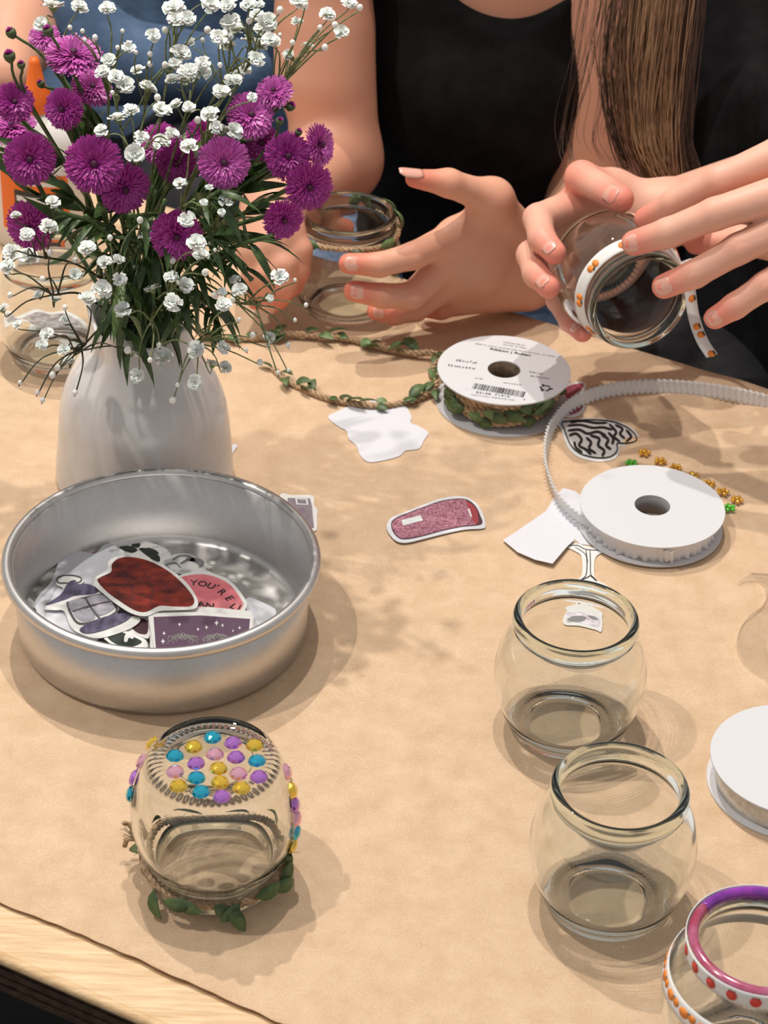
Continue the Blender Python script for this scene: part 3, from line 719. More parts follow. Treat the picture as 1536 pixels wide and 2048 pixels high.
# ------------------------------------------------------------------ stickers heaped in the pan
M['greyst'] = noise_col(mat('grey_green_print', (.2, .2, .19), .4), (.05, .055, .05), (.40, .40, .37), 60)
M['redbrown'] = noise_col(mat('red_brown_print', (.25, .03, .02), .3), (.05, .010, .010), (.30, .04, .025), 70, 5, .6, stretch=(1, 2.2, 1))
M['slate'] = noise_col(mat('violet_slate_print', (.1, .09, .15), .35), (.055, .05, .085), (.16, .14, .24), 90, 6, .6, stretch=(3, 1, 1))
M['panegl'] = noise_col(mat('lantern_pane_print', (.4, .4, .43), .3), (.26, .28, .33), (.50, .46, .52), 110)
M['coral'] = noise_col(mat('coral_pink_print', (.7, .15, .2), .4), (.62, .14, .18), (.76, .26, .28), 60)
M['plum'] = mat('plum_card_print', (.125, .07, .115), .4)
M['blackgreen'] = mat('black_green_print', (.02, .03, .025), .4)
PZ = .0022
sticker('sticker', 'grey-green sticker against the left wall inside the pan', [(44,1176),(52,1150),(75,1128),(110,1112),(150,1105),(150,1150),(110,1230),(75,1220),(50,1200)], (PZ + .003, (90,1160), -.06, .05),
  [('print', 'greyst', [[(54,1172),(62,1150),(85,1131),(115,1119),(140,1114),(135,1150),(100,1215),(75,1208),(58,1192)]])], base='diecut')
sticker('sticker', 'white sticker with black leaf shapes at the back of the heap in the pan', [(205,1090),(240,1094),(285,1082),(310,1088),(335,1100),(350,1130),(340,1150),(290,1140),(230,1125)], (PZ + .001, (280,1110), 0, .01),
  [('leaf_print', 'blackgreen', [[(238,1095),(262,1092),(275,1100),(262,1106)]]), ('leaf_print', 'blackgreen', [[(262,1090),(280,1087),(276,1096)]]), ('leaf_print', 'blackgreen', [[(278,1098),(298,1098),(318,1112),(318,1124),(300,1116)]]), ('leaf_print', 'blackgreen', [[(294,1096),(310,1100),(318,1108),(306,1106)]])], base='diecut')
sticker('sticker', 'grey and white curled moustache-like sticker at the right of the heap', [(330,1120),(352,1108),(378,1108),(402,1122),(418,1130),(425,1134),(412,1138),(424,1145),(455,1158),(440,1166),(390,1150),(350,1145)], (PZ + .0014, (380,1130), 0, .0),
  [('grey_swirl', 'grey', [line_px([(345,1120),(360,1112),(378,1113),(392,1122)], 4), line_px([(360,1128),(378,1120),(398,1128),(400,1136)], 5), line_px([(372,1118),(402,1122),(404,1134)], 7), line_px([(330,1130),(350,1126),(362,1136)], 3)], False)], base='diecut')
sticker('sticker', 'big white star-shaped sticker lying face down in the pan', [(126,1098),(140,1094),(165,1103),(190,1106),(205,1092),(222,1087),(235,1096),(250,1108),(235,1150),(210,1260),(150,1300),(100,1262),(70,1215),(78,1190),(104,1160)], (PZ + .0035, (150,1180), -.03, .03), smooth=True)
sticker('sticker', 'dark wine-red sticker peeping out under the white one', [(150,1098),(175,1093),(205,1095),(220,1103),(212,1112),(170,1112)], (PZ + .001, (185,1102), 0, 0), [('print', 'winered', [[(165,1100),(190,1098),(212,1102),(208,1110),(175,1108)]])], base='diecut')
pz2 = (PZ + .0048, (160,1220), -.02, .02)
lant = [(88,1216),(118,1190),(126,1176),(112,1168),(118,1154),(136,1148),(158,1152),(168,1162),(162,1170),(180,1176),(205,1188),(222,1200),(238,1216),(236,1228),(280,1236),(262,1256),(200,1276),(158,1266),(140,1250),(128,1222),(108,1220)]
sticker('sticker', 'violet-grey hanging lantern sticker at the front left of the heap', lant, pz2,
  [('roof', 'slate', [[(90,1211),(120,1190),(136,1166),(150,1160),(156,1168),(176,1168),(196,1178),(190,1188),(150,1192),(130,1200)]], True),
   ('ring', 'sketch', [line_px([(136,1166),(118,1166),(114,1158),(124,1152),(144,1151),(162,1156),(160,1164),(150,1166)], 3)], False),
   ('frame', 'sketch', [line_px([(134,1204),(142,1228),(160,1248),(200,1240),(222,1232),(234,1220),(220,1196),(206,1186)], 5), line_px([(134,1206),(170,1196),(208,1188)], 4)], False),
   ('pane', 'panegl', [[(138,1204),(168,1198),(176,1214),(145,1222)]], True), ('pane', 'panegl', [[(174,1197),(206,1190),(216,1202),(184,1212)]], True), ('pane', 'panegl', [[(147,1226),(178,1218),(190,1236),(164,1243)]], True), ('pane', 'panegl', [[(186,1216),(218,1206),(228,1218),(198,1232)]], True),
   ('bar', 'sketch', [line_px([(170,1196),(186,1222),(200,1238)], 4), line_px([(144,1224),(184,1212),(220,1204)], 3)], False),
   ('base_print', 'slate', [[(160,1258),(200,1238),(240,1228),(262,1230),(250,1244),(205,1262),(172,1268)]], True)], base='diecut')
sticker('sticker', 'rounded dark red-brown sticker with a notched corner on top of the heap in the pan', [(188,1163),(194,1152),(215,1140),(216,1124),(232,1113),(262,1110),(300,1118),(340,1138),(372,1164),(392,1192),(396,1210),(385,1218),(352,1220),(318,1222),(292,1232),(262,1226),(230,1206),(208,1188),(192,1174)], (PZ + .0075, (290,1170), .0, .02),
  [('print', 'redbrown', [[(195,1162),(202,1154),(222,1144),(224,1128),(238,1117),(262,1114),(298,1122),(336,1142),(366,1168),(385,1192),(388,1206),(378,1213),(345,1213),(318,1212),(292,1224),(268,1220),(236,1200),(212,1182)]]),
   ('vein_line', 'darkline', [line_px([(300,1210),(305,1180),(292,1150),(270,1125)], 1.6), line_px([(335,1210),(335,1180),(318,1150)], 1.4), line_px([(268,1205),(262,1170),(240,1140)], 1.4)], False)], base='diecut')
cz = (PZ + .0032, (430,1190), 0, 0)
CS = sticker('sticker', 'round coral-pink sticker with black lettering in the pan', [(352,1155),(380,1145),(410,1144),(440,1152),(465,1166),(485,1190),(494,1212),(470,1232),(400,1240),(350,1215),(345,1180)], cz, [('print', 'coral', [[(356,1158),(382,1150),(410,1149),(438,1157),(460,1170),(478,1192),(486,1212),(465,1228),(400,1234),(356,1212),(350,1180)]])], base='diecut')
def letter(ch, x, y, ang, size, z, m='black', parent=None):
    d = (at(x + 10 * math.cos(ang), y + 10 * math.sin(ang), z) - at(x, y, z))
    return text_mesh(ch, size, at(x, y, z + .00022), d, align='CENTER', bold=.00006)
ls = []
for ch, x, y, a in (('Y', 387, 1170, .02), ('O', 403, 1172, .15), ('U', 418, 1176, .32), ("'", 428, 1178, .42), ('R', 438, 1187, .55), ('E', 452, 1199, .72), ('L', 462, 1216, .45), ('I', 476, 1220, .2), ('A', 402, 1213, .0), ('N', 418, 1216, .1)):
    ls.append(letter(ch, x, y, a, .0066, PZ + .0033))
for q, ch in zip(ls, "YOU'RELIAN"):
    obj('letter', q, M['black'], CS, smooth=False)
sticker('sticker', 'plain white sticker edge at the right end of the heap', [(486,1210),(500,1195),(540,1212),(552,1222),(545,1240),(500,1262),(480,1250)], (PZ + .0004, (520,1225), 0, 0))
tz = (PZ + .0062, (400,1250), 0, .01)
for q, dd in enumerate(((0, 0), (3, -5))):
    pass
sticker('sticker', 'cream-edged card under the plum card with white sparkles', [(300,1220),(330,1214),(420,1214),(500,1222),(508,1236),(508,1290),(300,1300)], (PZ + .0048, (400,1250), 0, .01), smooth=False, base='diecut')
TC = sticker('sticker', 'plum rectangular card with white sparkles and a ruffled cloud band', [(295,1226),(400,1224),(506,1232),(504,1268),(480,1300),(310,1306)], tz, [('print', 'plum', [[(307,1234),(400,1231),(500,1238),(497,1272),(478,1296),(312,1300)]], False)], smooth=False, base='diecut')
def spark(x, y, s): return [(x, y - s), (x + s * .25, y - s * .25), (x + s * .8, y), (x + s * .25, y + s * .25), (x, y + s), (x - s * .25, y + s * .25), (x - s * .8, y), (x - s * .25, y - s * .25)]
for x, y, s in ((359,1249,4.5),(396,1259,4),(413,1255,4.5),(433,1246,6),(445,1251,4),(479,1256,4),(328,1267,4.5),(326,1283,6),(466,1262,3)):
    obj('sparkle', slab(pxpoly(spark(x, y, s), tz, 1, False, .00016), .00005), M['diecut'], TC, smooth=False)
def cloud(x0, x1, y, n, seed):
    rr = random.Random(seed); out = []
    for i in range(n):
        cx = x0 + (x1 - x0) * i / (n - 1); cy = y - 7 * math.sin(math.pi * i / (n - 1)) + rr.uniform(-2, 2); r = rr.uniform(4, 7)
        out.append(line_px([(cx - r, cy + 3), (cx - r * .6, cy - r * .5), (cx + r * .5, cy - r * .5), (cx + r, cy + 3)], 1.6))
    return out
for a, b, s in ((342, 390, 1), (412, 456, 2)):
    q = [shape_mesh(p, tz, False, .00018, upn(tz), .00005) for p in cloud(a, b, 1278, 9, s) + cloud(a, b, 1284, 8, s + 5)]
    obj('cloud_print', join_meshes(q), M['greyst'], TC, smooth=False)
sticker('sticker', 'dark sticker with a little white bow shape at the front of the pan', [(205,1272),(235,1258),(262,1266),(292,1280),(290,1300),(240,1296)], (PZ + .0035, (250,1280), 0, .0), [('print', 'blackgreen', [[(215,1274),(236,1264),(262,1272),(284,1284),(262,1294),(235,1290)]]), ('bow', 'diecut', [[(252,1268),(268,1268),(266,1278),(258,1276),(254,1284),(248,1282)]])], base='diecut')
sticker('sticker', 'dark red sticker between the lantern and the plum card', [(255,1240),(285,1232),(300,1240),(298,1275),(280,1272),(250,1262)], (PZ + .0028, (280,1255), 0, 0), [('print', 'darkline', [[(258,1244),(284,1237),(296,1246),(293,1268),(272,1264)]])], base='diecut')

#==SECTION SMALL
# ------------------------------------------------------------------ flower-shaped rhinestones
M['goldbead'] = mat('gold_bead', (.75, .40, .03), .12, .6, coat=1); M['greenbead'] = mat('green_bead', (.12, .62, .05), .12, .5, coat=1)
def uv_ball(r, n=8, m=5, sz=1.0):
    vs = [(0, 0, r * sz)]; fs = []
    for i in range(1, m):
        a = math.pi * i / m
        for k in range(n): vs.append((r * math.sin(a) * math.cos(2 * math.pi * k / n), r * math.sin(a) * math.sin(2 * math.pi * k / n), r * sz * math.cos(a)))
    vs.append((0, 0, -r * sz)); e = len(vs) - 1
    for k in range(n):
        k2 = (k + 1) % n; fs.append((0, 1 + k, 1 + k2)); fs.append((e, 1 + (m - 2) * n + k2, 1 + (m - 2) * n + k))
        for i in range(m - 2): fs.append((1 + i * n + k, 1 + (i + 1) * n + k, 1 + (i + 1) * n + k2, 1 + i * n + k2))
    return mesh(vs, fs)
BB = {}
for q in ('goldbead', 'greenbead'):
    BB[q] = uv_ball(.00145, 8, 5, .8); BB[q].materials.append(M[q])
fl_lab = {0: 'gold rhinestone flower nearest the zebra heart', 1: 'second gold rhinestone flower from the zebra heart', 2: 'third gold rhinestone flower from the zebra heart', 3: 'gold rhinestone flower in the middle of the diagonal row', 4: 'third gold rhinestone flower from the right end of the row', 5: 'second gold rhinestone flower from the right end of the row', 6: 'gold rhinestone flower at the far right end of the row'}
for i, (x, y, q) in enumerate(((1289,904,'goldbead'),(1321,921,'goldbead'),(1352,934,'goldbead'),(1386,950,'goldbead'),(1418,966,'goldbead'),(1446,982,'goldbead'),(1474,998,'goldbead'),(1263,925,'greenbead'),(1459,1014,'greenbead'))):
    lab = fl_lab.get(i, 'gold rhinestone flower in the diagonal row behind the white ribbon spool') if q == 'goldbead' else ('green rhinestone flower above the left of the white ribbon spool' if i == 7 else 'green rhinestone flower at the right edge of the white ribbon spool')
    p = at(x, y, .0025); p.z = .0022
    t = thing('rhinestone_flower', lab, 'rhinestone', p, None, 'gold rhinestone flowers' if q == 'goldbead' else 'green rhinestone flowers')
    for k in range(6):
        o = bpy.data.objects.new('bead', BB[q]); COL.objects.link(o); o.parent = t
        a = 2 * math.pi * k / 5 + i; o.location = (0, 0, .0006) if k == 5 else (.0026 * math.cos(a), .0026 * math.sin(a), 0)
        BB[q].polygons.foreach_set('use_smooth', [True] * len(BB[q].polygons))
# clear film backing curled at the right edge
f0_ = [(1476,1168),(1492,1160),(1512,1160),(1530,1176),(1532,1198),(1518,1220),(1492,1240),(1478,1262),(1474,1290),(1482,1318),(1505,1342),(1560,1380)]
P = crom([at(x, y, .0012) for x, y in f0_], 6); vs = []; fs = []
for i, p in enumerate(P):
    vs += [p - V(0, 0, .0011), p + V(.0006, 0, .0022), p + V(.004, .002, .0030 + .0006 * math.sin(i * .4)), p + V(.02, .004, .0012)]
for i in range(len(P) - 1):
    for k in range(3): fs.append((i * 4 + k, (i + 1) * 4 + k, (i + 1) * 4 + k + 1, i * 4 + k + 1))
o = obj('clear_film', mesh(vs, fs), M['film']); q = o.modifiers.new('t', 'SOLIDIFY'); q.thickness = .0002
meta(o, 'clear curled plastic film on the paper at the right edge', 'film')

# ------------------------------------------------------------------ leafy garlands on the paper
def garland(name, label, pts, step=.0095, light=.4, seed=1, parent=None, R=.0013):
    path = crom([at(*p) for p in pts], 14); rr = random.Random(seed)
    t = parent or thing(name, label, 'garland', path[0])
    obj('twine', twist(path, R, .0011, .011), M['twine'], t)
    vs, fs = [], []; tot = sum((b - a).length for a, b in zip(path, path[1:])); d = 0; nx = 0; side = 1
    for a, b in zip(path, path[1:]):
        d += (b - a).length
        if d > nx:
            nx = d + step * rr.uniform(.5, 1.2); side = -side; tg = (b - a).normalized(); nn = V(-tg.y, tg.x, 0) * side
            put_leaf(t, a + nn * .001 + V(0, 0, .001), tg * rr.choice([1, 1, 1, -.6]) + nn * rr.uniform(.15, .75) + V(0, 0, rr.uniform(0, .3)), V(0, 0, 1) + nn * rr.uniform(-.6, .6) - tg * .2, rr.randrange(3), rr.random() < light, rr.uniform(.75, 1.05))
    return t
garland('leafy_garland', 'leafy jute garland running from behind the vase to the labelled spool', [(400,668,.003),(450,676,.0025),(520,676,.0025),(575,668,.004),(640,672,.004),(700,678,.003),(760,694,.003),(820,706,.004),(862,706,.006),(890,716,.008)], seed=4)
garland('leafy_garland', 'shorter leafy jute garland curving to the white sticker and spool', [(548,738,.002),(572,760,.002),(612,780,.002),(650,795,.002),(700,806,.0022),(760,812,.0022),(815,803,.002),(850,790,.003),(872,770,.005),(862,745,.007),(880,720,.010)], seed=8, light=.3)

# ------------------------------------------------------------------ glue bottle behind the flowers
GB = at(90, 491, 0)
gb = thing('glue_bottle', 'white glue bottle with an orange label and orange twist cap behind the flowers', 'bottle', (GB.x, GB.y, .0002))
M['glueplastic'] = mat('white_squeeze_plastic', (.78, .76, .73), .35, sss=.1); M['orangeplastic'] = mat('orange_plastic', (.85, .16, .015), .35)
def oval(prof, sx_, sy_, n=48):
    me = lathe(prof, n)
    for v in me.vertices: v.co.x *= sx_; v.co.y *= sy_
    return me
gb.rotation_euler = (0, 0, math.radians(-12)); gb.scale = (.8, .8, .8)
obj('body', merge(oval([(0, 0), (.030, 0), (.033, .003), (.033, .10), (.030, .112), (.018, .122), (.011, .126), (.011, .132), (0, .132)], 1.25, .72)), M['glueplastic'], gb, world=False)
def lab_patch(a0, a1, z0, z1, m, name, e=0):
    n = 12; vs = []; fs = []
    for i in range(n + 1):
        a = a0 + (a1 - a0) * i / n
        for z in (z0, z1): vs.append(((.0333 + e) * 1.25 * math.cos(a), (.0336 + e) * .72 * math.sin(a), z))
    for i in range(n): fs.append((2 * i, 2 * i + 2, 2 * i + 3, 2 * i + 1))
    obj(name, mesh(vs, fs), m, gb, world=False)
lab_patch(-2.35, -.75, .022, .078, M['orangeplastic'], 'label'); lab_patch(-1.95, -.9, .045, .062, M['black'], 'label_panel', .0001); lab_patch(-1.9, -1.0, .052, .057, M['diecut'], 'label_stripe', .0002); lab_patch(-1.9, -1.0, .068, .072, M['diecut'], 'label_stripe', .0001)
obj('cap', merge(lathe([(.0115, .126), (.0125, .128), (.012, .142), (.008, .148), (.0045, .168), (.003, .172), (0, .172)], 32)), M['orangeplastic'], gb, world=False)

#==SECTION VASE
# ------------------------------------------------------------------ white vase with a pinched, pointed neck
VC = V(-.1405, 1.062, 0)
def vase():
    t = thing('ceramic_vase', 'off-white folded-look vase with a pointed pinched mouth holding the flowers', 'vase', (VC.x, VC.y, .0002))
    prof = [(.0500, .000), (.0515, .003), (.0512, .010), (.0500, .025), (.0487, .040), (.0470, .052), (.0440, .062), (.0400, .0705), (.0355, .0775), (.0315, .084), (.0290, .090), (.0285, .097), (.0290, .105)]
    P = crom([(a, b, 0) for a, b in prof], 4); n = 144; vs = []; fs = []; m = len(P)
    for j, p in enumerate(P):
        z = p.y; up = max(0, (z - .066) / .040)
        for i in range(n):
            a = 2 * math.pi * i / n
            sq = 1 + up * .26 * abs(math.cos(2 * (a + .35))) ** 4 - up * .14          # four pointed corners towards the mouth
            fold = 1 - .014 * math.exp(-((a - 4.25 - .10 * math.sin(z * 60)) / .045) ** 2) * min(1, z / .02) - .010 * math.exp(-((a - 5.25) / .10) ** 2) * min(1, max(0, z - .03) / .03)
            dent = 1 + .012 * math.sin(3 * a + z * 40) * min(1, z / .03)
            r = p.x * sq * fold * dent
            zz = z + up ** 2 * .012 * (abs(math.cos(2 * (a + .35))) ** 4 - .4)
            vs.append((r * math.cos(a), r * math.sin(a), zz))
    for j in range(m - 1):
        for i in range(n): fs.append((j * n + i, j * n + (i + 1) % n, (j + 1) * n + (i + 1) % n, (j + 1) * n + i))
    fs.append(tuple(reversed(range(n))))
    M['ceramic'] = noise_col(mat('glazed_white_ceramic', (.74, .72, .71), .22, spec=.5, sss=.05), (.62, .59, .575), (.71, .70, .70), 25)
    o = obj('body', mesh(vs, fs), M['ceramic'], t, world=False); q = o.modifiers.new('t', 'SOLIDIFY'); q.thickness = .0022; q.offset = -1
    return t
VASE = vase()

#==SECTION FLOWERS
# ------------------------------------------------------------------ purple asters
M['petal1'] = noise_col(mat('magenta_petal', (.3, .02, .3), .45, sss=.1), (.30, .012, .20), (.55, .06, .42), 420)
M['petal2'] = noise_col(mat('bright_magenta_petal', (.4, .04, .38), .4, sss=.1), (.42, .03, .30), (.76, .18, .62), 420)
M['asterdisc'] = mat('dark_plum_disc', (.06, .008, .04), .7); M['calyx'] = noise_col(mat('green_calyx', (.05, .09, .03), .6), (.04, .07, .02), (.11, .15, .06), 300)
M['stem'] = noise_col(mat('green_stem', (.09, .16, .05), .5), (.05, .09, .025), (.12, .19, .07), 200)
M['foliage'] = noise_col(mat('aster_leaf_green', (.03, .07, .02), .4), (.022, .050, .014), (.065, .12, .032), 90)
M['foliage2'] = noise_col(mat('lighter_leaf_green', (.07, .13, .03), .4), (.06, .11, .025), (.13, .21, .06), 90)
def aster_mesh(seed, tiers=((1.0, .0, 84), (.98, .16, 84), (.94, .34, 74), (.86, .56, 60), (.76, .80, 52), (.60, 1.02, 34)), w=.042):
    rr = random.Random(seed); vs = []; fs = []
    for L, el, n in tiers:
        for k in range(n):
            a = 2 * math.pi * (k + rr.random()) / n; e = el + rr.uniform(-.22, .22); l = L * rr.uniform(.90, 1.03)
            d = V(math.cos(a) * math.cos(e), math.sin(a) * math.cos(e), math.sin(e)); s = V(-math.sin(a), math.cos(a), 0); u = s.cross(d) * -1
            p0 = d * .12; tw = rr.uniform(-.5, .5); s2 = (s * math.cos(tw) + u * math.sin(tw)); b = len(vs)
            vs += [p0 - s2 * w * .4, p0 + s2 * w * .4, d * l * .65 - s2 * w + u * .02, d * l * .65 + s2 * w + u * .02, d * l - u * .05 * rr.random() - s2 * w * .7, d * l * .98 + s2 * w * .7]
            fs += [(b, b + 1, b + 3, b + 2), (b + 2, b + 3, b + 5, b + 4)]
    return mesh([(v.x, v.y, v.z * .62) for v in vs], fs)
AM = [aster_mesh(k) for k in range(4)]; AM2 = [m.copy() for m in AM]
for m in AM: m.materials.append(M['petal1'])
for m in AM2: m.materials.append(M['petal2'])
DISC = uv_ball(.125, 12, 7, .5); DISC.materials.append(M['asterdisc'])
CAL = lathe([(.02, -.62), (.16, -.55), (.30, -.35), (.34, -.12), (.28, .02), (0, .04)], 14); CAL.materials.append(M['calyx'])
BUDP = aster_mesh(9, ((.9, 1.15, 26), (.8, 1.3, 18), (.7, .95, 20)), .09); BUDP.materials.append(M['petal1'])
def longleaf(L, w, droop):
    vs = []; fs = []; n = 7
    for i in range(n + 1):
        t = i / n; ww = w * (math.sin(math.pi * t ** .8)) ** .8 if 0 < t < 1 else .0001
        x = L * t; z = -droop * L * t * t + .15 * L * t
        vs += [(x, -ww, z + ww * .4), (x, 0, z), (x, ww, z + ww * .4)]
    for i in range(n):
        a = i * 3; fs += [(a, a + 3, a + 4, a + 1), (a + 1, a + 4, a + 5, a + 2)]
    return mesh(vs, fs)
LL = [longleaf(.030, .0028, .35), longleaf(.038, .0034, .5), longleaf(.024, .0024, .2), longleaf(.045, .0042, .6)]; LL2 = [l.copy() for l in LL]
for l in LL: l.materials.append(M['foliage'])
for l in LL2: l.materials.append(M['foliage2'])
for l in LL + LL2 + AM + AM2 + [BUDP, DISC, CAL]: l.polygons.foreach_set('use_smooth', [True] * len(l.polygons))
MOUTH = VC + V(0, 0, .100)
def child(name, me, parent, mw):
    o = bpy.data.objects.new(name, me); COL.objects.link(o); o.parent = parent; o.matrix_parent_inverse = PINV(parent); o.matrix_basis = mw; return o
def towards(p): return (Vector(CC) - Vector(p)).normalized()
def head(parent, p, nrm, R, bright, i, bud=False):
    rot = R3(V(.3, .2, .9) if abs(nrm.z) < .9 else V(1, 0, 0), nrm).to_4x4()
    T = Matrix.Translation(p) @ rot @ Matrix.Scale(R, 4)
    if bud:
        h = child('bud', CAL, parent, T @ Matrix.Translation((0, 0, .1)) @ Matrix.Scale(1.9, 4))
        child('bud_petals', BUDP, h, T @ Matrix.Translation((0, 0, -.1))); return
    h = child('petals', (AM2 if bright else AM)[i % 4], parent, T)
    child('flower_disc', DISC, h, T @ Matrix.Translation((0, 0, .27)))
    child('calyx', CAL, h, T)
def aster(label, px, py, Rpx, Y, face, bright=0, buds=(), leaves=7, seed=0):
    rr = random.Random(seed * 13 + 5); p = aty(px, py, Y); ppm = F / (p - Vector(CC)).dot(Vector(CF)); R = Rpx * 1.2 / ppm
    m0 = MOUTH + V(rr.uniform(-.015, .015), rr.uniform(-.012, .012), 0)
    c = towards(p); rt = Vector(CR); dn = Vector(CD)
    nrm = (c + rt * face[0] + dn * face[1]).normalized()
    t = thing('purple_aster', label, 'flower', m0, None, 'purple asters in the vase')
    foot = p - nrm * R * .5; mid = m0.lerp(foot, .5) + V(0, 0, .015) + V(rr.uniform(-.008, .008), 0, 0)
    path = crom([VC + V((m0.x - VC.x) * .6, (m0.y - VC.y) * .6, .03), m0, mid, foot - (foot - mid) * .15 - nrm * .004, foot], 6)
    vs, fs = tube(path, [.0013] * (len(path) - 6) + [.0011] * 6, 6)
    head(t, p, nrm, R, bright, seed)
    for bx, by, br in buds:
        q = aty(bx, by, Y - .004); qd = (q - path[-9]).normalized(); tube(crom([path[-12], path[-8].lerp(q, .5) + V(0, 0, .002), q - qd * .003], 4), .0008, 5, vs, fs)
        head(t, q, (qd + V(0, 0, .6)).normalized(), br / ppm, 0, 0, True)
    obj('stem', mesh(vs, fs), M['stem'], t)
    n = len(path)
    for k in range(leaves):
        j = int(n * (.42 + .52 * (k + rr.random()) / leaves)); j = min(j, n - 11); tg = (path[j + 1] - path[j]).normalized()
        a = rr.uniform(0, 2 * math.pi); sd = V(math.cos(a), math.sin(a), rr.uniform(-.2, .5)); sd = (sd - tg * sd.dot(tg)).normalized()
        xd = tg * rr.uniform(.6, 1.1) + sd * .7
        LQ = LL2 if rr.random() < .22 else LL
        child('leaf', LQ[rr.randrange(4)], t, Matrix.Translation(path[j]) @ R3(xd, tg * -1 + sd * .6 + V(0, 0, 1)).to_4x4() @ Matrix.Scale(rr.uniform(.6, 1.0), 4))
AST = [
 ('large magenta aster seen from below at the upper left', 147,113,50,1.05,(.0,-.9),1,((95,58,17),(20,62,17))),
 ('magenta aster just right of and below the upper left one', 183,178,37,1.06,(.3,-.7),1,((80,165,13),)),
 ('dark-centred purple aster below the upper left pair', 128,218,37,1.03,(-.5,.1),0,()),
 ('half-open dark purple aster at the far left edge', 28,205,36,1.04,(.2,-.2),0,((18,108,19),(42,127,13))),
 ('bright aster seen edge-on at the far left edge', 25,258,44,1.07,(-.3,-1.0),1,()),
 ('round purple aster facing the camera at the left', 60,318,46,1.01,(-.05,.1),0,()),
 ('round purple aster with dark centre, right of the left one', 187,328,51,.995,(.05,.0),0,()),
 ('deep purple aster tucked under the big round one', 248,376,46,1.0,(.35,.5),0,()),
 ('faded magenta aster behind the white blossoms in the centre', 322,288,38,1.08,(-.2,-.3),0,()),
 ('shaded magenta aster low in the centre of the bouquet', 352,325,36,1.06,(.2,.4),0,()),
 ('purple aster facing the camera right of centre', 447,325,46,1.00,(.1,.05),1,()),
 ('bright purple aster above the right-centre one', 500,232,43,1.03,(.3,-.3),1,()),
 ('magenta aster at the top right of the bouquet', 548,185,34,1.04,(-.2,-.6),1,((583,210,15),)),
 ('purple aster in the right-hand cluster nearest the arm', 575,312,42,1.02,(.2,.0),0,((560,240,13),)),
 ('lowest large aster of the right-hand cluster', 617,372,43,1.01,(.3,.3),0,()),
 ('aster turned sideways at the far right of the bouquet', 637,290,38,1.03,(1.3,-.1),1,((598,262,12),)),
 ('drooping oval aster at the lower right of the bouquet', 566,438,37,.99,(.4,.5),0,()),
 ('aster low in front half covered by white blossoms', 352,470,46,.985,(.1,.4),0,()),
 ('dim aster at the right of the centre behind leaves', 405,268,30,1.09,(.1,-.2),0,()),
 ('small magenta aster hidden behind buds at the top left', 88,75,28,1.08,(-.2,-.5),1,()),
 ('shaded aster at the lower left behind white blossoms', 62,452,46,1.04,(-.5,.4),0,()),
 ('magenta aster between the right-centre flowers', 522,285,33,1.05,(.2,.1),0,()),
]
for i, a in enumerate(AST): aster(a[0], *a[1:6], bright=a[6], buds=a[7], leaves=8, seed=i)
# leafy filler shoots low in the bouquet
SH = [((250,560),(238,690),'reaching down over the front of the vase left of centre'),((380,560),(395,665),'hanging over the right shoulder of the vase'),((420,520),(545,470),'reaching right under the drooping aster'),((400,480),(505,560),'spreading right above the white rim'),((330,450),(260,430),'upright in the dark middle of the bouquet'),((390,430),(440,380),'behind the right-centre aster'),((250,480),(110,420),'spreading left under the left asters'),((300,520),(330,400),'in the middle above the vase mouth'),((260,540),(180,500),'low at the left of the mouth'),((290,500),(215,470),'left of the dark middle'),((350,500),(300,440),'filling the dark middle'),((370,520),(430,470),'right of the dark middle'),((310,470),(390,400),'under the faded central aster'),((240,500),(170,430),'under the big round aster'),((330,560),(280,500),'just above the vase mouth'),((400,540),(470,500),'right of the vase mouth'),((420,600),(430,690),'trailing down at the right of the vase')]
for i, (a, b, w) in enumerate(SH):
    rr = random.Random(40 + i); t = thing('leaf_shoot', 'dark green leafy shoot ' + w, 'foliage', MOUTH, None, 'leafy shoots in the vase')
    path = crom([VC + V(0, 0, .04), MOUTH + V(rr.uniform(-.012, .012), rr.uniform(-.01, 0), .004), aty(*a, .99 + rr.uniform(0, .05)), aty(*b, .975 + rr.uniform(0, .04))], 8)
    vs, fs = tube(path, .0012, 5); obj('stem', mesh(vs, fs), M['stem'], t)
    for k in range(22):
        j = 9 + int((len(path) - 11) * k / 22); tg = (path[j + 1] - path[j]).normalized(); an = rr.uniform(0, 6.28)
        sd = V(math.cos(an), math.sin(an), rr.uniform(-.2, .4)); sd = (sd - tg * sd.dot(tg)).normalized()
        child('leaf', (LL2 if rr.random() < .15 else LL)[rr.choice([0, 1, 3, 3])], t, Matrix.Translation(path[j]) @ R3(tg * .7 + sd * .8, V(0, 0, 1) + sd * .5).to_4x4() @ Matrix.Scale(rr.uniform(.5, .85) if 'vase' in w and i < 3 else rr.uniform(.32, .62), 4))

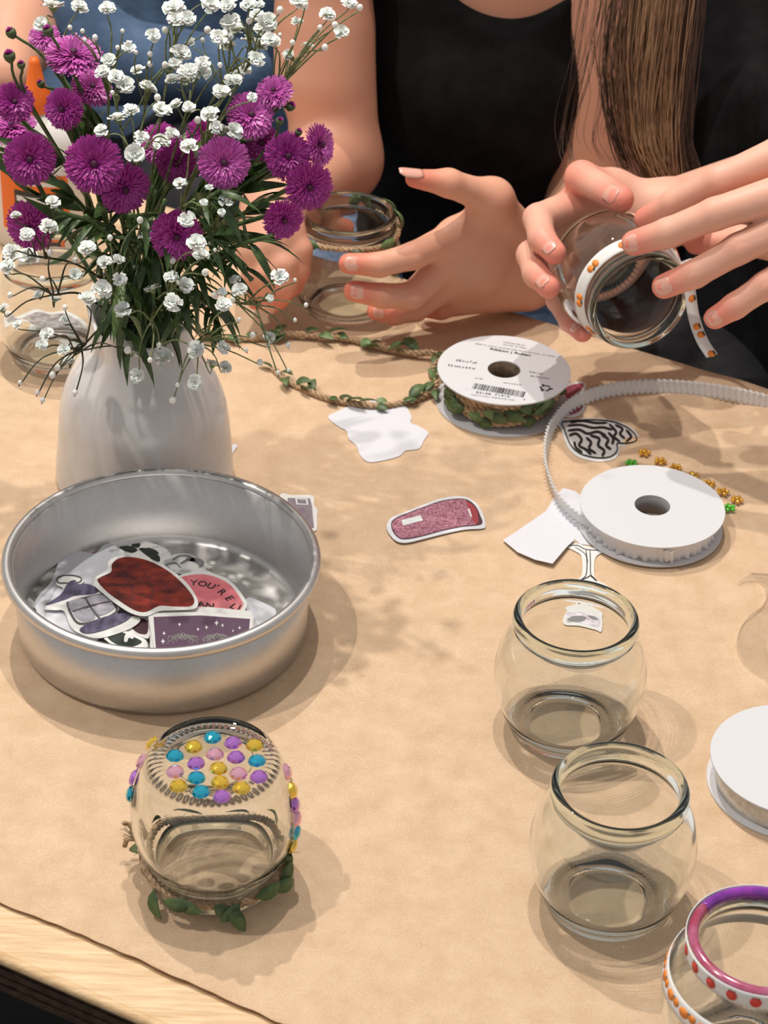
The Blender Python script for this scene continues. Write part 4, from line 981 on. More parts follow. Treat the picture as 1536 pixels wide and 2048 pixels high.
# ------------------------------------------------------------------ baby's breath
M['gyp'] = mat('white_blossom_petal', (.90, .91, .87), .6, sss=.3); M['gypc'] = mat('green_blossom_cup', (.22, .30, .12), .6)
M['gypstem'] = noise_col(mat('thin_green_stem', (.2, .24, .1), .6), (.10, .13, .05), (.26, .30, .14), 300)
M['gypstemd'] = mat('thin_dark_stem', (.05, .055, .03), .6)
def blossom(seed):
    rr = random.Random(seed); vs = []; fs = []
    for L, el, n in ((1.0, .15, 7), (.92, .55, 7), (.75, .95, 6), (.5, 1.25, 4)):
        for k in range(n):
            a = 2 * math.pi * (k + rr.random() * .6) / n; e = el + rr.uniform(-.15, .15); l = L * rr.uniform(.85, 1.1); w = .38 * l
            d = V(math.cos(a) * math.cos(e), math.sin(a) * math.cos(e), math.sin(e)); s = V(-math.sin(a), math.cos(a), 0); u = d.cross(s); b = len(vs)
            vs += [d * .05, d * l * .6 - s * w * .8 + u * .08, d * l * .6 + s * w * .8 + u * .08, d * l * .95 - s * w + u * rr.uniform(-.15, .2), d * l + u * rr.uniform(-.2, .1), d * l * .95 + s * w + u * rr.uniform(-.15, .2), d * l * .62 - u * .06]
            fs += [(b, b + 6, b + 1), (b, b + 2, b + 6), (b + 1, b + 6, b + 4, b + 3), (b + 6, b + 2, b + 5, b + 4)]
    return mesh([(v.x, v.y, v.z * .85) for v in vs], fs)
GB_ = [blossom(k) for k in range(5)]
for m in GB_: m.materials.append(M['gyp']); m.polygons.foreach_set('use_smooth', [True] * len(m.polygons))
CUP = lathe([(.05, -.45), (.22, -.35), (.34, -.1), (.38, .12), (0, .15)], 8); CUP.materials.append(M['gypc'])
SB = uv_ball(1.0, 8, 6, 1.15); SB.materials.append(M['gyp'])
for m in (CUP, SB): m.polygons.foreach_set('use_smooth', [True] * len(m.polygons))
# hubs: (x, y, Y, label words) ; blossoms (x, y, r px)
HUBS = [((100,35,.0), 1.06, 'reaching up at the top left'), ((215,110), 1.05, 'left of centre near the top'), ((230,190), 1.03, 'with round blossoms right of the upper left aster'), ((300,150), 1.06, 'rising in the middle left'), ((350,60), 1.07, 'at the very top centre'), ((380,190), 1.04, 'with a dense white cluster in the middle'), ((470,110), 1.06, 'dense and tall right of centre'), ((520,70), 1.07, 'at the top right'), ((600,110), 1.05, 'leaning far out to the right over the arm'), ((430,240), 1.02, 'in front of the bright purple asters'), ((270,290), 1.0, 'between the two round purple asters'), ((370,420), .98, 'in front of the low aster'), ((60,500), 1.0, 'low at the far left'), ((100,580), .985, 'dark-stemmed and drooping over the left jar'), ((150,700), .975, 'drooping down the left side of the vase'), ((230,580), .98, 'low in front left of the mouth'), ((300,640), .97, 'hanging over the front of the vase'), ((400,690), .97, 'hanging at the right of the vase front'), ((520,600), .98, 'reaching right above the garland'), ((340,580), .975, 'low in front right of the mouth'), ((450,430), .99, 'right of the low aster')]
BL = [(107,14,22),(158,14,18),(215,18,16),(82,48,15),(257,95,13),(218,120,14),(205,145,16),(232,155,17),(250,172,20),(275,140,14),(295,178,19),(262,222,16),(236,238,19),(202,262,14),(283,276,15),(270,308,20),(307,72,15),(348,18,22),(360,38,18),(352,40,16),(420,10,19),(455,12,15),(497,10,16),(362,108,20),(382,85,10),(350,130,15),(372,165,18),(345,160,14),(400,145,20),(405,125,14),(322,222,20),(352,210,14),(378,215,13),(442,185,18),(420,228,17),(440,190,12),(460,45,20),(470,60,18),(450,75,17),(455,92,16),(500,82,16),(520,92,17),(535,45,20),(540,80,16),(512,118,16),(548,85,14),(490,140,13),(475,150,16),(343,268,15),(378,292,17),(313,293,8),(432,255,14),(445,258,13),(468,262,17),(505,195,10),(597,6,18),(655,30,17),(698,8,16),(683,64,15),(594,44,12),(615,94,14),(577,110,12),(520,10,10),(361,368,14),(453,400,15),(443,425,8),(373,440,17),(393,487,19),(400,510,17),(295,472,16),(32,432,11),(97,455,18),(54,470,15),(105,405,14),(22,505,18),(55,515,20),(15,535,17),(175,497,17),(210,525,15),(235,520,14),(150,550,14),(205,580,20),(175,598,17),(245,620,17),(240,560,14),(110,600,12),(75,590,9),(5,620,14),(95,668,14),(130,640,10),(35,650,10),(85,690,12),(72,772,2),(138,722,12),(128,700,12),(270,700,20),(325,715,22),(275,752,15),(342,555,14),(305,580,17),(345,605,18),(370,572,18),(245,740,0.1),(392,700,18),(390,765,15),(425,730,15),(446,695,13),(450,735,13),(445,585,10),(447,610,16),(480,580,15),(560,555,17),(538,675,12),(470,560,12),(540,597,8),(365,455,10),(418,375,8),(408,405,8)]
BL = [b for b in BL if b[2] >= 5]
rx = random.Random(77)
BL += [(x + rx.uniform(-24, 24), y + rx.uniform(-24, 24), rx.uniform(11, 18)) for x, y, r in BL if r > 14 and rx.random() < .55 and 330 < x < 560 and y < 270]
SBUD = [(40,765),(75,785),(105,750),(115,735),(520,725),(536,690),(556,745),(577,740),(576,690),(590,640),(612,610),(590,560),(478,640),(345,800),(318,690),(300,720),(255,700),(355,770),(540,600),(430,500),(262,100),(245,62),(300,108),(330,130),(235,95),(405,80),(415,60),(330,60),(440,130),(498,42),(560,70),(585,85),(640,55),(670,50),(720,15),(650,95),(610,10),(272,105),(300,128),(225,185),(170,80),(140,55),(165,62),(190,75),(315,195),(395,240),(560,20),(130,615),(85,558),(150,520),(20,590),(100,505),(220,475),(280,440),(345,520),(410,545),(430,590),(492,700),(505,670),(465,600),(150,785),(85,800)]
hubpts = []
for h in HUBS:
    x, y = h[0][0], h[0][1]; hubpts.append((x, y, h[1], h[2]))
sprigs = []
for i, (x, y, Y, w) in enumerate(hubpts):
    dark = i in (12, 13, 14)
    t = thing('gypsophila_sprig', "sprig of white baby's breath " + w, 'flower', MOUTH, None, "baby's breath in the vase")
    rr = random.Random(200 + i); hp = aty(x, y + 10, Y); m0 = MOUTH + V(rr.uniform(-.016, .016), rr.uniform(-.014, .01), 0)
    low = hp.z < .12
    mid = m0.lerp(hp, .5) + V(0, 0, .025 if low else .012)
    path = crom([VC + V(rr.uniform(-.01, .01), rr.uniform(-.01, .01), .03), m0, mid, hp], 7)
    vs, fs = tube(path, [.0008] * 14 + [.00062] * (len(path) - 14), 5)
    sprigs.append([t, hp, mid, vs, fs, dark, Y, rr, (x, y)])
def nearest(x, y):
    best = None
    for s in sprigs:
        hx, hy = s[8]; d = math.hypot(hx - x, hy - y) + (60 if (hy < y) != (s[1].z < .12) else 0)
        if best is None or d < best[0]: best = (d, s)
    return best[1]
def attach(s, p, endd, thin=.00028):
    """thin forked twig from the sprig's hub to p"""
    t, hp, mid, vs, fs, dark, Y, rr, _ = s
    st = hp.lerp(mid, rr.uniform(0, .35)); k = st.lerp(p, .55) + V(rr.uniform(-.003, .003), 0, rr.uniform(.001, .006))
    tube(crom([st, k, p - endd * .0028, p], 4), [.0005] * 4 + [.0004] * 4 + [thin] * 5, 4, vs, fs, cap=False)
for i, (x, y, r) in enumerate(BL):
    s = nearest(x, y); rr = s[7]; p = aty(x, y, s[6] + rr.uniform(-.018, .018)); ppm = F / (p - Vector(CC)).dot(Vector(CF))
    out = (p - s[1]).normalized() if (p - s[1]).length > .002 else V(0, 0, 1)
    if s[1].z < .12: nrm = (out + V(0, -.3, -.3) + towards(p) * rr.uniform(.2, 1.2)).normalized()
    else: nrm = (out * .6 + V(0, 0, .8) + towards(p) * rr.uniform(.1, 1.0)).normalized()
    R = r * 1.14 / ppm; T = Matrix.Translation(p) @ R3(V(rr.uniform(-1, 1), rr.uniform(-1, 1), .3), nrm).to_4x4() @ Matrix.Scale(R, 4)
    attach(s, p - nrm * R * .4, nrm); b = child('blossom', GB_[i % 5], s[0], T); child('cup', CUP, b, T)
for i, (x, y) in enumerate(SBUD):
    s = nearest(x, y); rr = s[7]; p = aty(x, y, s[6] + rr.uniform(-.02, .01)); ppm = F / (p - Vector(CC)).dot(Vector(CF))
    attach(s, p, V(0, 0, .5)); child('bud', SB, s[0], Matrix.Translation(p) @ Matrix.Scale(rr.uniform(4, 7.5) / ppm, 4))
for s in sprigs: obj('stem', mesh(s[3], s[4]), M['gypstemd' if s[5] else 'gypstem'], s[0])

#==SECTION PEOPLE
# ------------------------------------------------------------------ bodies: smooth union of tapered bones, one continuous surface each
def skin_mat(name, base, red):
    m = mat(name, base, .48, spec=.35, sss=.12); t, b = nt(m); N = t.nodes; L = t.links
    b.inputs['Subsurface Radius'].default_value = (1.0, .35, .2)
    at_ = N.new('ShaderNodeAttribute'); at_.attribute_name = 'flush'
    tc = N.new('ShaderNodeTexCoord'); n = N.new('ShaderNodeTexNoise'); n.inputs['Scale'].default_value = 45; n.inputs['Detail'].default_value = 5; L.new(tc.outputs['Object'], n.inputs['Vector'])
    ad = N.new('ShaderNodeMath'); ad.operation = 'MULTIPLY_ADD'; ad.inputs[1].default_value = .35; L.new(n.outputs['Fac'], ad.inputs[0]); L.new(at_.outputs['Fac'], ad.inputs[2])
    sb = N.new('ShaderNodeMath'); sb.operation = 'SUBTRACT'; sb.use_clamp = True; sb.inputs[1].default_value = .12; L.new(ad.outputs[0], sb.inputs[0])
    mx = N.new('ShaderNodeMix'); mx.data_type = 'RGBA'; mx.inputs[6].default_value = (*base, 1); mx.inputs[7].default_value = (*red, 1); L.new(sb.outputs[0], mx.inputs[0]); L.new(mx.outputs[2], b.inputs['Base Color'])
    n2 = N.new('ShaderNodeTexNoise'); n2.inputs['Scale'].default_value = 320; n2.inputs['Detail'].default_value = 4; L.new(tc.outputs['Object'], n2.inputs['Vector'])
    bp = N.new('ShaderNodeBump'); bp.inputs['Strength'].default_value = .12; bp.inputs['Distance'].default_value = .0006; L.new(n2.outputs['Fac'], bp.inputs['Height']); L.new(bp.outputs[0], b.inputs['Normal'])
    return m
M['skin'] = skin_mat('warm_skin', (.72, .385, .265), (.76, .22, .15))
M['skin2'] = skin_mat('pink_skin', (.76, .43, .32), (.80, .25, .19))
M['nail'] = mat('fingernail', (.76, .40, .32), .22, spec=.6, coat=.5)
class Field:
    def __init__(s, lo, hi, h):
        s.lo = np.array(lo, float); s.h = h; s.n = np.ceil((np.array(hi) - s.lo) / h).astype(int) + 1
        s.D = np.full(s.n, .03, np.float32)
    def sub(s, a, b, m):
        i0 = np.clip(np.floor((np.minimum(a, b) - m - s.lo) / s.h).astype(int), 0, s.n); i1 = np.clip(np.ceil((np.maximum(a, b) + m - s.lo) / s.h).astype(int) + 1, 0, s.n)
        if (i1 <= i0).any(): return None, None
        sl = tuple(slice(p, q) for p, q in zip(i0, i1))
        ax = [s.lo[k] + s.h * np.arange(i0[k], i1[k]) for k in range(3)]
        return sl, np.meshgrid(*ax, indexing='ij', sparse=True)
    def bone(s, a, ra, b, rb, k=.004, flat=None):
        a = np.array(a, float); b = np.array(b, float)
        sl, g = s.sub(a, b, max(ra, rb) + .03 if k < .012 else max(ra, rb) + .045)
        if sl is None: return
        ab = b - a; L2 = float(ab @ ab) + 1e-12
        px, py, pz = g[0] - a[0], g[1] - a[1], g[2] - a[2]
        t = np.clip((px * ab[0] + py * ab[1] + pz * ab[2]) / L2, 0, 1)
        qx, qy, qz = px - t * ab[0], py - t * ab[1], pz - t * ab[2]
        if flat is not None:      # flatten across direction flat[:3] by factor flat[3]
            f = np.array(flat[:3]); f = f / np.linalg.norm(f); dd = qx * f[0] + qy * f[1] + qz * f[2]; e = (flat[3] - 1)
            qx, qy, qz = qx + dd * f[0] * e, qy + dd * f[1] * e, qz + dd * f[2] * e
        d = np.sqrt(qx * qx + qy * qy + qz * qz) - (ra + (rb - ra) * t)
        D = s.D[sl]; hh = np.clip(.5 + .5 * (D - d) / k, 0, 1)
        s.D[sl] = D + (d - D) * hh - k * hh * (1 - hh)
    def chain(s, pts, k=.003):
        for (a, ra), (b, rb) in zip(pts, pts[1:]): s.bone(a, ra, b, rb, k)
    def surface(s):
        D = s.D; S = D < 0; n = s.n
        c = [S[i:n[0] - 1 + i, j:n[1] - 1 + j, k:n[2] - 1 + k] for i in (0, 1) for j in (0, 1) for k in (0, 1)]
        al = c[0].copy(); an = c[0].copy()
        for q in c[1:]: al &= q; an |= q
        act = an & ~al; idx = np.argwhere(act); ID = np.full(act.shape, -1, np.int32); ID[act] = np.arange(len(idx))
        acc = np.zeros((len(idx), 3)); cnt = np.zeros(len(idx))
        cor = {(i, j, k): D[idx[:, 0] + i, idx[:, 1] + j, idx[:, 2] + k].astype(float) for i in (0, 1) for j in (0, 1) for k in (0, 1)}
        for p in cor:
            for ax in range(3):
                if p[ax] == 0:
                    q = list(p); q[ax] = 1; a, b = cor[p], cor[tuple(q)]; m = (a < 0) != (b < 0); t = np.where(m, a / np.where(m, a - b, 1), 0)
                    v = np.zeros((len(idx), 3)) + np.array(p); v[:, ax] += t; acc += np.where(m[:, None], v, 0); cnt += m
        P = s.lo + s.h * (idx + acc / cnt[:, None])
        quads = []
        for ax in range(3):
            o = [a for a in range(3) if a != ax]
            sl0 = [slice(1, None)] * 3; sl0[ax] = slice(0, n[ax] - 1); A = D[tuple(slice(1, n[q] - 1) if q != ax else slice(0, n[q] - 1) for q in range(3))] < 0
            B = D[tuple(slice(1, n[q] - 1) if q != ax else slice(1, n[q]) for q in range(3))] < 0
            e = np.argwhere(A != B); 
            if not len(e): continue
            flip = A[e[:, 0], e[:, 1], e[:, 2]]
            base = e.copy()
            for q in o: base[:, q] += 1
            def cell(du, dv):
                w = base.copy(); w[:, o[0]] -= du; w[:, o[1]] -= dv; return ID[w[:, 0], w[:, 1], w[:, 2]]
            Q = np.stack([cell(1, 1), cell(0, 1), cell(0, 0), cell(1, 0)], 1)
            if ax == 1: flip = ~flip
            Q = np.where(flip[:, None], Q, Q[:, ::-1]); quads.append(Q[(Q >= 0).all(1)])
        Q = np.concatenate(quads); return P, Q
def field_mesh(F_, tips=(), relax=2):
    P, Q = F_.surface()
    # light relaxation
    for _ in range(relax):
        acc = np.zeros_like(P); cnt = np.zeros(len(P))
        for a, b in ((0, 1), (1, 2), (2, 3), (3, 0)):
            np.add.at(acc, Q[:, a], P[Q[:, b]]); np.add.at(cnt, Q[:, a], 1); np.add.at(acc, Q[:, b], P[Q[:, a]]); np.add.at(cnt, Q[:, b], 1)
        P = P * .5 + .5 * acc / np.maximum(cnt, 1)[:, None]
    me = bpy.data.meshes.new('body'); me.vertices.add(len(P)); me.vertices.foreach_set('co', P.astype(np.float32).ravel())
    me.loops.add(len(Q) * 4); me.loops.foreach_set('vertex_index', Q.astype(np.int32).ravel()); me.polygons.add(len(Q)); me.polygons.foreach_set('loop_start', np.arange(len(Q), dtype=np.int32) * 4)
    me.update(calc_edges=True); me.validate()
    if len(me.vertices) == len(P):
        fl_ = np.zeros(len(P))
        for c, r, w in tips: fl_ = np.maximum(fl_, w * np.exp(-(np.linalg.norm(P - np.array(c), axis=1) / r) ** 2))
        at_ = me.attributes.new('flush', 'FLOAT', 'POINT'); at_.data.foreach_set('value', fl_.astype(np.float32))
    return me
def nail(parent, dip, tip, r, L=.0085, dorsal=None, label=None, ext=0.0):
    """small curved plate on the back of a fingertip"""
    dip = Vector(dip); tip = Vector(tip); x = (tip - dip).normalized(); up = dorsal if dorsal is not None else towards(tip)
    up = (up - x * up.dot(x)).normalized(); s = up.cross(x); vs = []; fs = []; nu, nv = 7, 6; W = r * .70
    for i in range(nu + 1):
        t = i / nu; w = W * (1 - .25 * (1 - min(1, t * 3)) ** 2) * (1 - .55 * max(0, (t - .6) / .4) ** 2.2)
        for j in range(nv + 1):
            a = (j / nv - .5) * 2; yy = a * w; zz = math.sqrt(max(0, r * r - yy * yy)) 
            p = tip + x * (r * (.50 if ext == 0 else .95) + ext - L * (1 - t)) + s * yy
            sag = 1 - .30 * max(0, t - .35) ** 1.5 if ext == 0 else 1 - .15 * t
            vs.append(p + up * (zz * sag * .985 + .0001))
    for i in range(nu):
        for j in range(nv): fs.append((i * (nv + 1) + j, i * (nv + 1) + j + 1, (i + 1) * (nv + 1) + j + 1, (i + 1) * (nv + 1) + j))
    o = obj('fingernail', mesh(vs, fs), M['nail'], parent); q = o.modifiers.new('t', 'SOLIDIFY'); q.thickness = .0003; q.offset = 0
    if label: o['label'] = label
    return o
y = aty

# --- woman in the middle, black tank top
B = thing('person', 'person in black tank top and blue jeans, hands round the twine-collared jar', 'person', (.06, 1.5, ZF))
fb = Field((-.175, 1.15, -.02), (.30, 1.62, .36), .0017)
tips = []
def finger(f, pts, rs, k=.0026):
    f.chain(list(zip(pts, rs)), k); tips.append((pts[-1], .015, 1.0))
    if len(pts) > 2: tips.append((pts[1], .008, .35))
wr = y(1068, 540, 1.290); el = y(1190, 440, 1.43)
fb.bone(wr, .0205, el, .033, .012)
fb.bone(y(1064, 515, 1.287), .0165, y(1120, 470, 1.34), .022, .012); fb.bone(y(1066, 568, 1.287), .0135, y(1130, 530, 1.34), .019, .012)
fb.bone(el, .034, y(1290, -390, 1.45), .038, .02)
mc = [((1040, 500), (908, 474), 1.246), ((1045, 528), (888, 522), 1.243), ((1048, 560), (892, 566), 1.247), ((1050, 576), (915, 598), 1.255)]
for (a, b, Y), r in zip(mc, (.0125, .0125, .012, .011)): fb.bone(y(*a, 1.275), .0145, y(*b, Y), r, .010)
fb.bone(y(1000, 450, 1.26), .013, y(960, 540, 1.25), .014, .012)
I1 = [y(908, 474, 1.246), y(826, 512, 1.224), y(758, 530, 1.214), y(697, 527, 1.211)]
I2 = [y(888, 530, 1.243), y(824, 592, 1.223), y(764, 592, 1.214), y(708, 582, 1.211)]
I3 = [y(892, 572, 1.247), y(832, 618, 1.236), y(788, 628, 1.231), y(752, 622, 1.229)]
I4 = [y(915, 600, 1.255), y(882, 616, 1.252), y(856, 616, 1.254)]
TH = [y(1035, 470, 1.268), y(985, 398, 1.250), y(897, 366, 1.233), y(828, 357, 1.226)]
finger(fb, I1, (.0105, .0086, .0078, .0066)); finger(fb, I2, (.0108, .0088, .0079, .0068)); finger(fb, I3, (.0100, .0080, .0072, .0062)); finger(fb, I4, (.0095, .0076, .0070))
finger(fb, TH, (.0150, .0108, .0086, .0058), .004); fb.bone(TH[1], .011, y(940, 455, 1.25), .008, .012)
# her right arm
e2 = y(672, 318, 1.40); w2 = y(548, 420, 1.275)
fb.bone(y(618, -390, 1.45), .036, e2, .0305, .02); fb.bone(e2, .031, w2, .0205, .012)
fb.bone(y(640, 150, 1.41), .031, y(645, 60, 1.42), .032, .01)
R_ = [((575, 460), 1.250), ((552, 482), 1.246), ((528, 498), 1.244), ((506, 505), 1.246)]
for (p, Y) in R_: fb.bone(w2, .016, y(*p, Y), .0115, .010)
J1 = [y(575, 460, 1.250), y(598, 500, 1.243), y(596, 540, 1.240), y(586, 572, 1.240)]
J2_ = [y(552, 482, 1.246), y(566, 530, 1.234), y(572, 568, 1.232), y(560, 598, 1.233)]
J3_ = [y(528, 498, 1.244), y(534, 548, 1.232), y(545, 584, 1.231), y(540, 610, 1.232)]
J4_ = [y(506, 505, 1.246), y(506, 552, 1.236), y(514, 584, 1.236), y(512, 603, 1.237)]
for q, s_ in zip((J1, J2_, J3_, J4_), (1, 1, .95, .85)): finger(fb, q, [r * s_ for r in (.0105, .0086, .0079, .0068)])
finger(fb, [y(575, 425, 1.283), y(635, 436, 1.322), y(688, 452, 1.335)], (.0135, .0098, .0075), .005)
# chest, shoulders, neck
cx = 975
for dx in (-95, 0, 95): fb.bone(y(cx + dx, -330, 1.475), .050, y(cx + dx * .9, 120, 1.485), .056, .02)
fb.bone(y(618, -390, 1.45), .040, y(1290, -390, 1.45), .040, .02); fb.bone(y(cx, -380, 1.47), .036, y(cx, -620, 1.47), .036, .02)
ob = obj('body', field_mesh(fb, tips), M['skin'], B)
for f_, r, e in ((I1, .0066, 0), (I2, .0068, 0), (I3, .0062, 0)): nail(B, f_[-2], f_[-1], r, .0095)
nail(B, TH[-2], TH[-1], .0062, .016, (V(0, 0, 1) + towards(TH[-1]) * .5).normalized(), 'long pale thumbnail', .006)
for f_ in (J1, J2_, J3_): nail(B, f_[-2], f_[-1], .0066, .0085)
# tank top
ft = Field((-.10, 1.30, -.16), (.22, 1.66, .40), .0032)
for dx in (-88, 0, 88): ft.bone(y(cx + dx, -330, 1.475), .053, y(cx + dx, 160, 1.480), .0605, .03); ft.bone(y(cx + dx, 160, 1.480), .0605, y(cx + dx, 620, 1.55), .066, .03)
ft.bone(y(cx - 85, 150, 1.452), .042, y(cx - 80, 160, 1.452), .042, .03); ft.bone(y(cx + 85, 150, 1.452), .042, y(cx + 80, 160, 1.452), .042, .03)
ncx = y(1030, -118, 1.42)
gx = ft.lo[0] + ft.h * np.arange(ft.n[0])[:, None, None]; gz = ft.lo[2] + ft.h * np.arange(ft.n[2])[None, None, :]; gy = ft.lo[1] + ft.h * np.arange(ft.n[1])[None, :, None]
cut = .058 - np.sqrt((gx - ncx.x) ** 2 + (gz - ncx.z - .38 * (gy - 1.42)) ** 2)
up_cut = np.where(gz > ncx.z, .058 - np.abs(gx - ncx.x), -1) + 0 * gy
fold = .0016 * np.sin(gx * 60 + gz * 95) * np.clip((.12 - gz) / .1, 0, 1) + .0012 * np.sin(gx * 170 - gz * 40 + gy * 30) * np.clip((.1 - gz) / .1, 0, 1)
ft.D = np.maximum(np.maximum(ft.D + fold, cut), up_cut).astype(np.float32)
obj('tank_top', field_mesh(ft), M['blacktop'], B)
# jeans
fj = Field((-.16, 1.10, -.30), (.30, 1.72, -.02), .004)
fj.bone((-.055, 1.62, -.150), .070, (-.055, 1.18, -.160), .052, .03); fj.bone((.105, 1.62, -.150), .070, (.110, 1.18, -.150), .056, .03)
fj.bone((-.04, 1.62, -.13), .078, (.10, 1.62, -.13), .078, .03)
gx = fj.lo[0] + fj.h * np.arange(fj.n[0])[:, None, None]; gy = fj.lo[1] + fj.h * np.arange(fj.n[1])[None, :, None]; gz = fj.lo[2] + fj.h * np.arange(fj.n[2])[None, None, :]
fj.D = (fj.D + .0025 * np.sin(gy * 130 + gx * 50) * np.sin(gx * 90 + gz * 60)).astype(np.float32)
obj('jeans', field_mesh(fj), M['denim'], B)
vs, fs = tube([(-.055, 1.18, -.16), (-.055, 1.16, -.40), (-.06, 1.20, ZF + .05)], [.05, .04, .034], 16); tube([(.11, 1.18, -.15), (.11, 1.16, -.40), (.11, 1.20, ZF + .05)], [.052, .04, .034], 16, vs, fs)
obj('trouser_legs', mesh(vs, fs), M['denim'], B)

# --- person at the right, long brown hair, black T-shirt
Cp = thing('person', 'person with long brown hair in a black T-shirt holding a tilted jar', 'person', (.28, 1.42, ZF))
D_ = atd
fc = Field((.062, 1.02, .02), (.46, 1.50, .36), .0017); tips = []
wc_ = D_(1335, 425, 1.352); fc.bone(wc_, .0195, D_(1660, 330, 1.48), .027, .012); fc.bone(D_(1660, 330, 1.48), .029, D_(1760, -300, 1.56), .034, .015)
K1 = [D_(1162, 408, 1.345), D_(1076, 437, 1.318), D_(1084, 478, 1.300), D_(1110, 506, 1.288)]
K2 = [D_(1152, 448, 1.352), D_(1062, 510, 1.322), D_(1072, 548, 1.304), D_(1098, 574, 1.290)]
K3 = [D_(1165, 500, 1.362), D_(1118, 598, 1.350), D_(1142, 640, 1.330), D_(1165, 664, 1.312)]
K4 = [D_(1180, 540, 1.368), D_(1150, 600, 1.372), D_(1165, 632, 1.362)]
for q in (K1, K2, K3, K4): fc.bone(wc_, .0155, q[0], .0115, .010)
finger(fc, K1, (.0112, .0090, .0082, .0070)); finger(fc, K2, (.0112, .0088, .0080, .0070)); finger(fc, K3, (.0100, .0082, .0075, .0064)); finger(fc, K4, (.0095, .0076, .0068))
K0 = [D_(1310, 415, 1.350), D_(1225, 385, 1.347), D_(1163, 355, 1.326), D_(1240, 398, 1.296)]
finger(fc, K0[:3], (.0150, .0120, .0100), .006); finger(fc, K0[2:], (.0100, .0086), .003); fc.bone(K0[1], .011, K1[0], .010, .012)
# her left hand reaching in from the right
N1 = [D_(1575, 305, 1.235), D_(1440, 362, 1.240), D_(1350, 407, 1.262), D_(1292, 438, 1.280)]
N2 = [D_(1610, 372, 1.222), D_(1430, 428, 1.222), D_(1335, 466, 1.232), D_(1268, 486, 1.244)]
N3 = [D_(1620, 432, 1.225), D_(1476, 498, 1.226), D_(1390, 548, 1.234), D_(1328, 573, 1.242)]
N4 = [D_(1640, 500, 1.230), D_(1530, 572, 1.230), D_(1470, 612, 1.236), D_(1430, 636, 1.242)]
wl_ = D_(1800, 400, 1.27)
for q in (N1, N2, N3, N4): fc.bone(wl_, .016, q[0], .012, .010)
finger(fc, N1, (.0115, .0092, .0084, .0072)); finger(fc, N2, (.0115, .0092, .0084, .0074)); finger(fc, N3, (.0110, .0088, .0080, .0072)); finger(fc, N4, (.0100, .0080, .0074, .0066))
finger(fc, [D_(1720, 470, 1.29), D_(1600, 500, 1.32), D_(1480, 480, 1.352), D_(1392, 486, 1.362)], (.014, .0105, .0088, .0074), .004)
fc.bone(wl_, .021, D_(1980, 120, 1.44), .030, .012); fc.bone(D_(1980, 120, 1.44), .031, D_(1960, -350, 1.50), .036, .015)
obj('body', field_mesh(fc, tips), M['skin2'], Cp)
for q, r in ((K1, .0070), (K2, .0070), (K3, .0064), (N2, .0074), (N3, .0072), (N4, .0066)): nail(Cp, q[-2], q[-1], r, .0098)
nail(Cp, K0[2], K0[3], .0086, .0115)
# T-shirt, trousers
fs_ = Field((.16, 1.28, -.20), (.50, 1.64, .42), .004)
for a in (1530, 1640, 1760): fs_.bone(D_(a, -420, 1.60), .055, D_(a, 250, 1.60), .062, .03); fs_.bone(D_(a, 250, 1.60), .062, D_(a, 900, 1.66), .066, .03)
gx = fs_.lo[0] + fs_.h * np.arange(fs_.n[0])[:, None, None]; gy = fs_.lo[1] + fs_.h * np.arange(fs_.n[1])[None, :, None]; gz = fs_.lo[2] + fs_.h * np.arange(fs_.n[2])[None, None, :]
fs_.D = (fs_.D + .003 * np.sin(gx * 110 + gz * 18 + 1)).astype(np.float32)
obj('t_shirt', field_mesh(fs_), M['blacktop'], Cp)
fk = Field((.12, 1.08, -.30), (.52, 1.66, -.02), .005)
fk.bone((.205, 1.58, -.13), .070, (.235, 1.24, -.125), .055, .03); fk.bone((.36, 1.58, -.13), .070, (.40, 1.16, -.15), .055, .03); fk.bone((.22, 1.56, -.12), .07, (.38, 1.56, -.12), .07, .03)
M['blacktrouser'] = noise_col(mat('black_trousers', (.01, .01, .012), .8), (.008, .008, .010), (.018, .018, .022), 50, 5, bump=.4, bscale=30, bdist=.01)
obj('trousers', field_mesh(fk), M['blacktrouser'], Cp)
vs, fs = tube([(.235, 1.24, -.125), (.235, 1.22, -.40), (.235, 1.24, ZF + .05)], [.054, .042, .035], 16); tube([(.40, 1.16, -.15), (.40, 1.16, -.40), (.40, 1.2, ZF + .05)], [.054, .042, .035], 16, vs, fs)
obj('trouser_legs', mesh(vs, fs), M['blacktrouser'], Cp)
# hair: many thin locks falling in front of the shoulder
HM = []
for i, (c1, c2) in enumerate((((.10, .045, .022), (.20, .095, .045)), ((.18, .085, .04), (.34, .19, .095)), ((.045, .022, .013), (.10, .05, .028)))):
    HM.append(noise_col(mat('brown_hair_%s' % ('mid', 'light', 'dark')[i], c1, .38, spec=.5), c1, c2, 60, 3))
def lock(path, n, spread, mt, seed, rad=.00028, taper=.3):
    rr = random.Random(seed); vs, fs = [], []
    P = crom(path, 9); m = len(P)
    for _ in range(n):
        ox, oy = rr.gauss(0, spread), rr.gauss(0, spread); ph = rr.uniform(0, 6.28); am = rr.uniform(.0006, .0022); e = rr.randint(int(m * .82), m)
        pp = []
        for i in range(0, e, 2):
            t = i / m; w = (1 - (1 - taper) * t ** 1.5); pp.append(P[i] + V(ox * w + am * math.sin(ph + t * 11), oy * w + am * math.cos(ph * 2 + t * 9), 0))
        if len(pp) > 2: tube(pp, [rad] * (len(pp) - 1) + [rad * .3], 3, vs, fs, cap=False)
    o = obj('hair_lock', mesh(vs, fs), mt, Cp); return o
def hp(x, y_, d=1.375): return D_(x, y_, d)
lock([hp(1290, -260), hp(1285, -60), hp(1262, 120), hp(1268, 250), hp(1300, 350), hp(1330, 415)], 150, .0075, HM[0], 1)
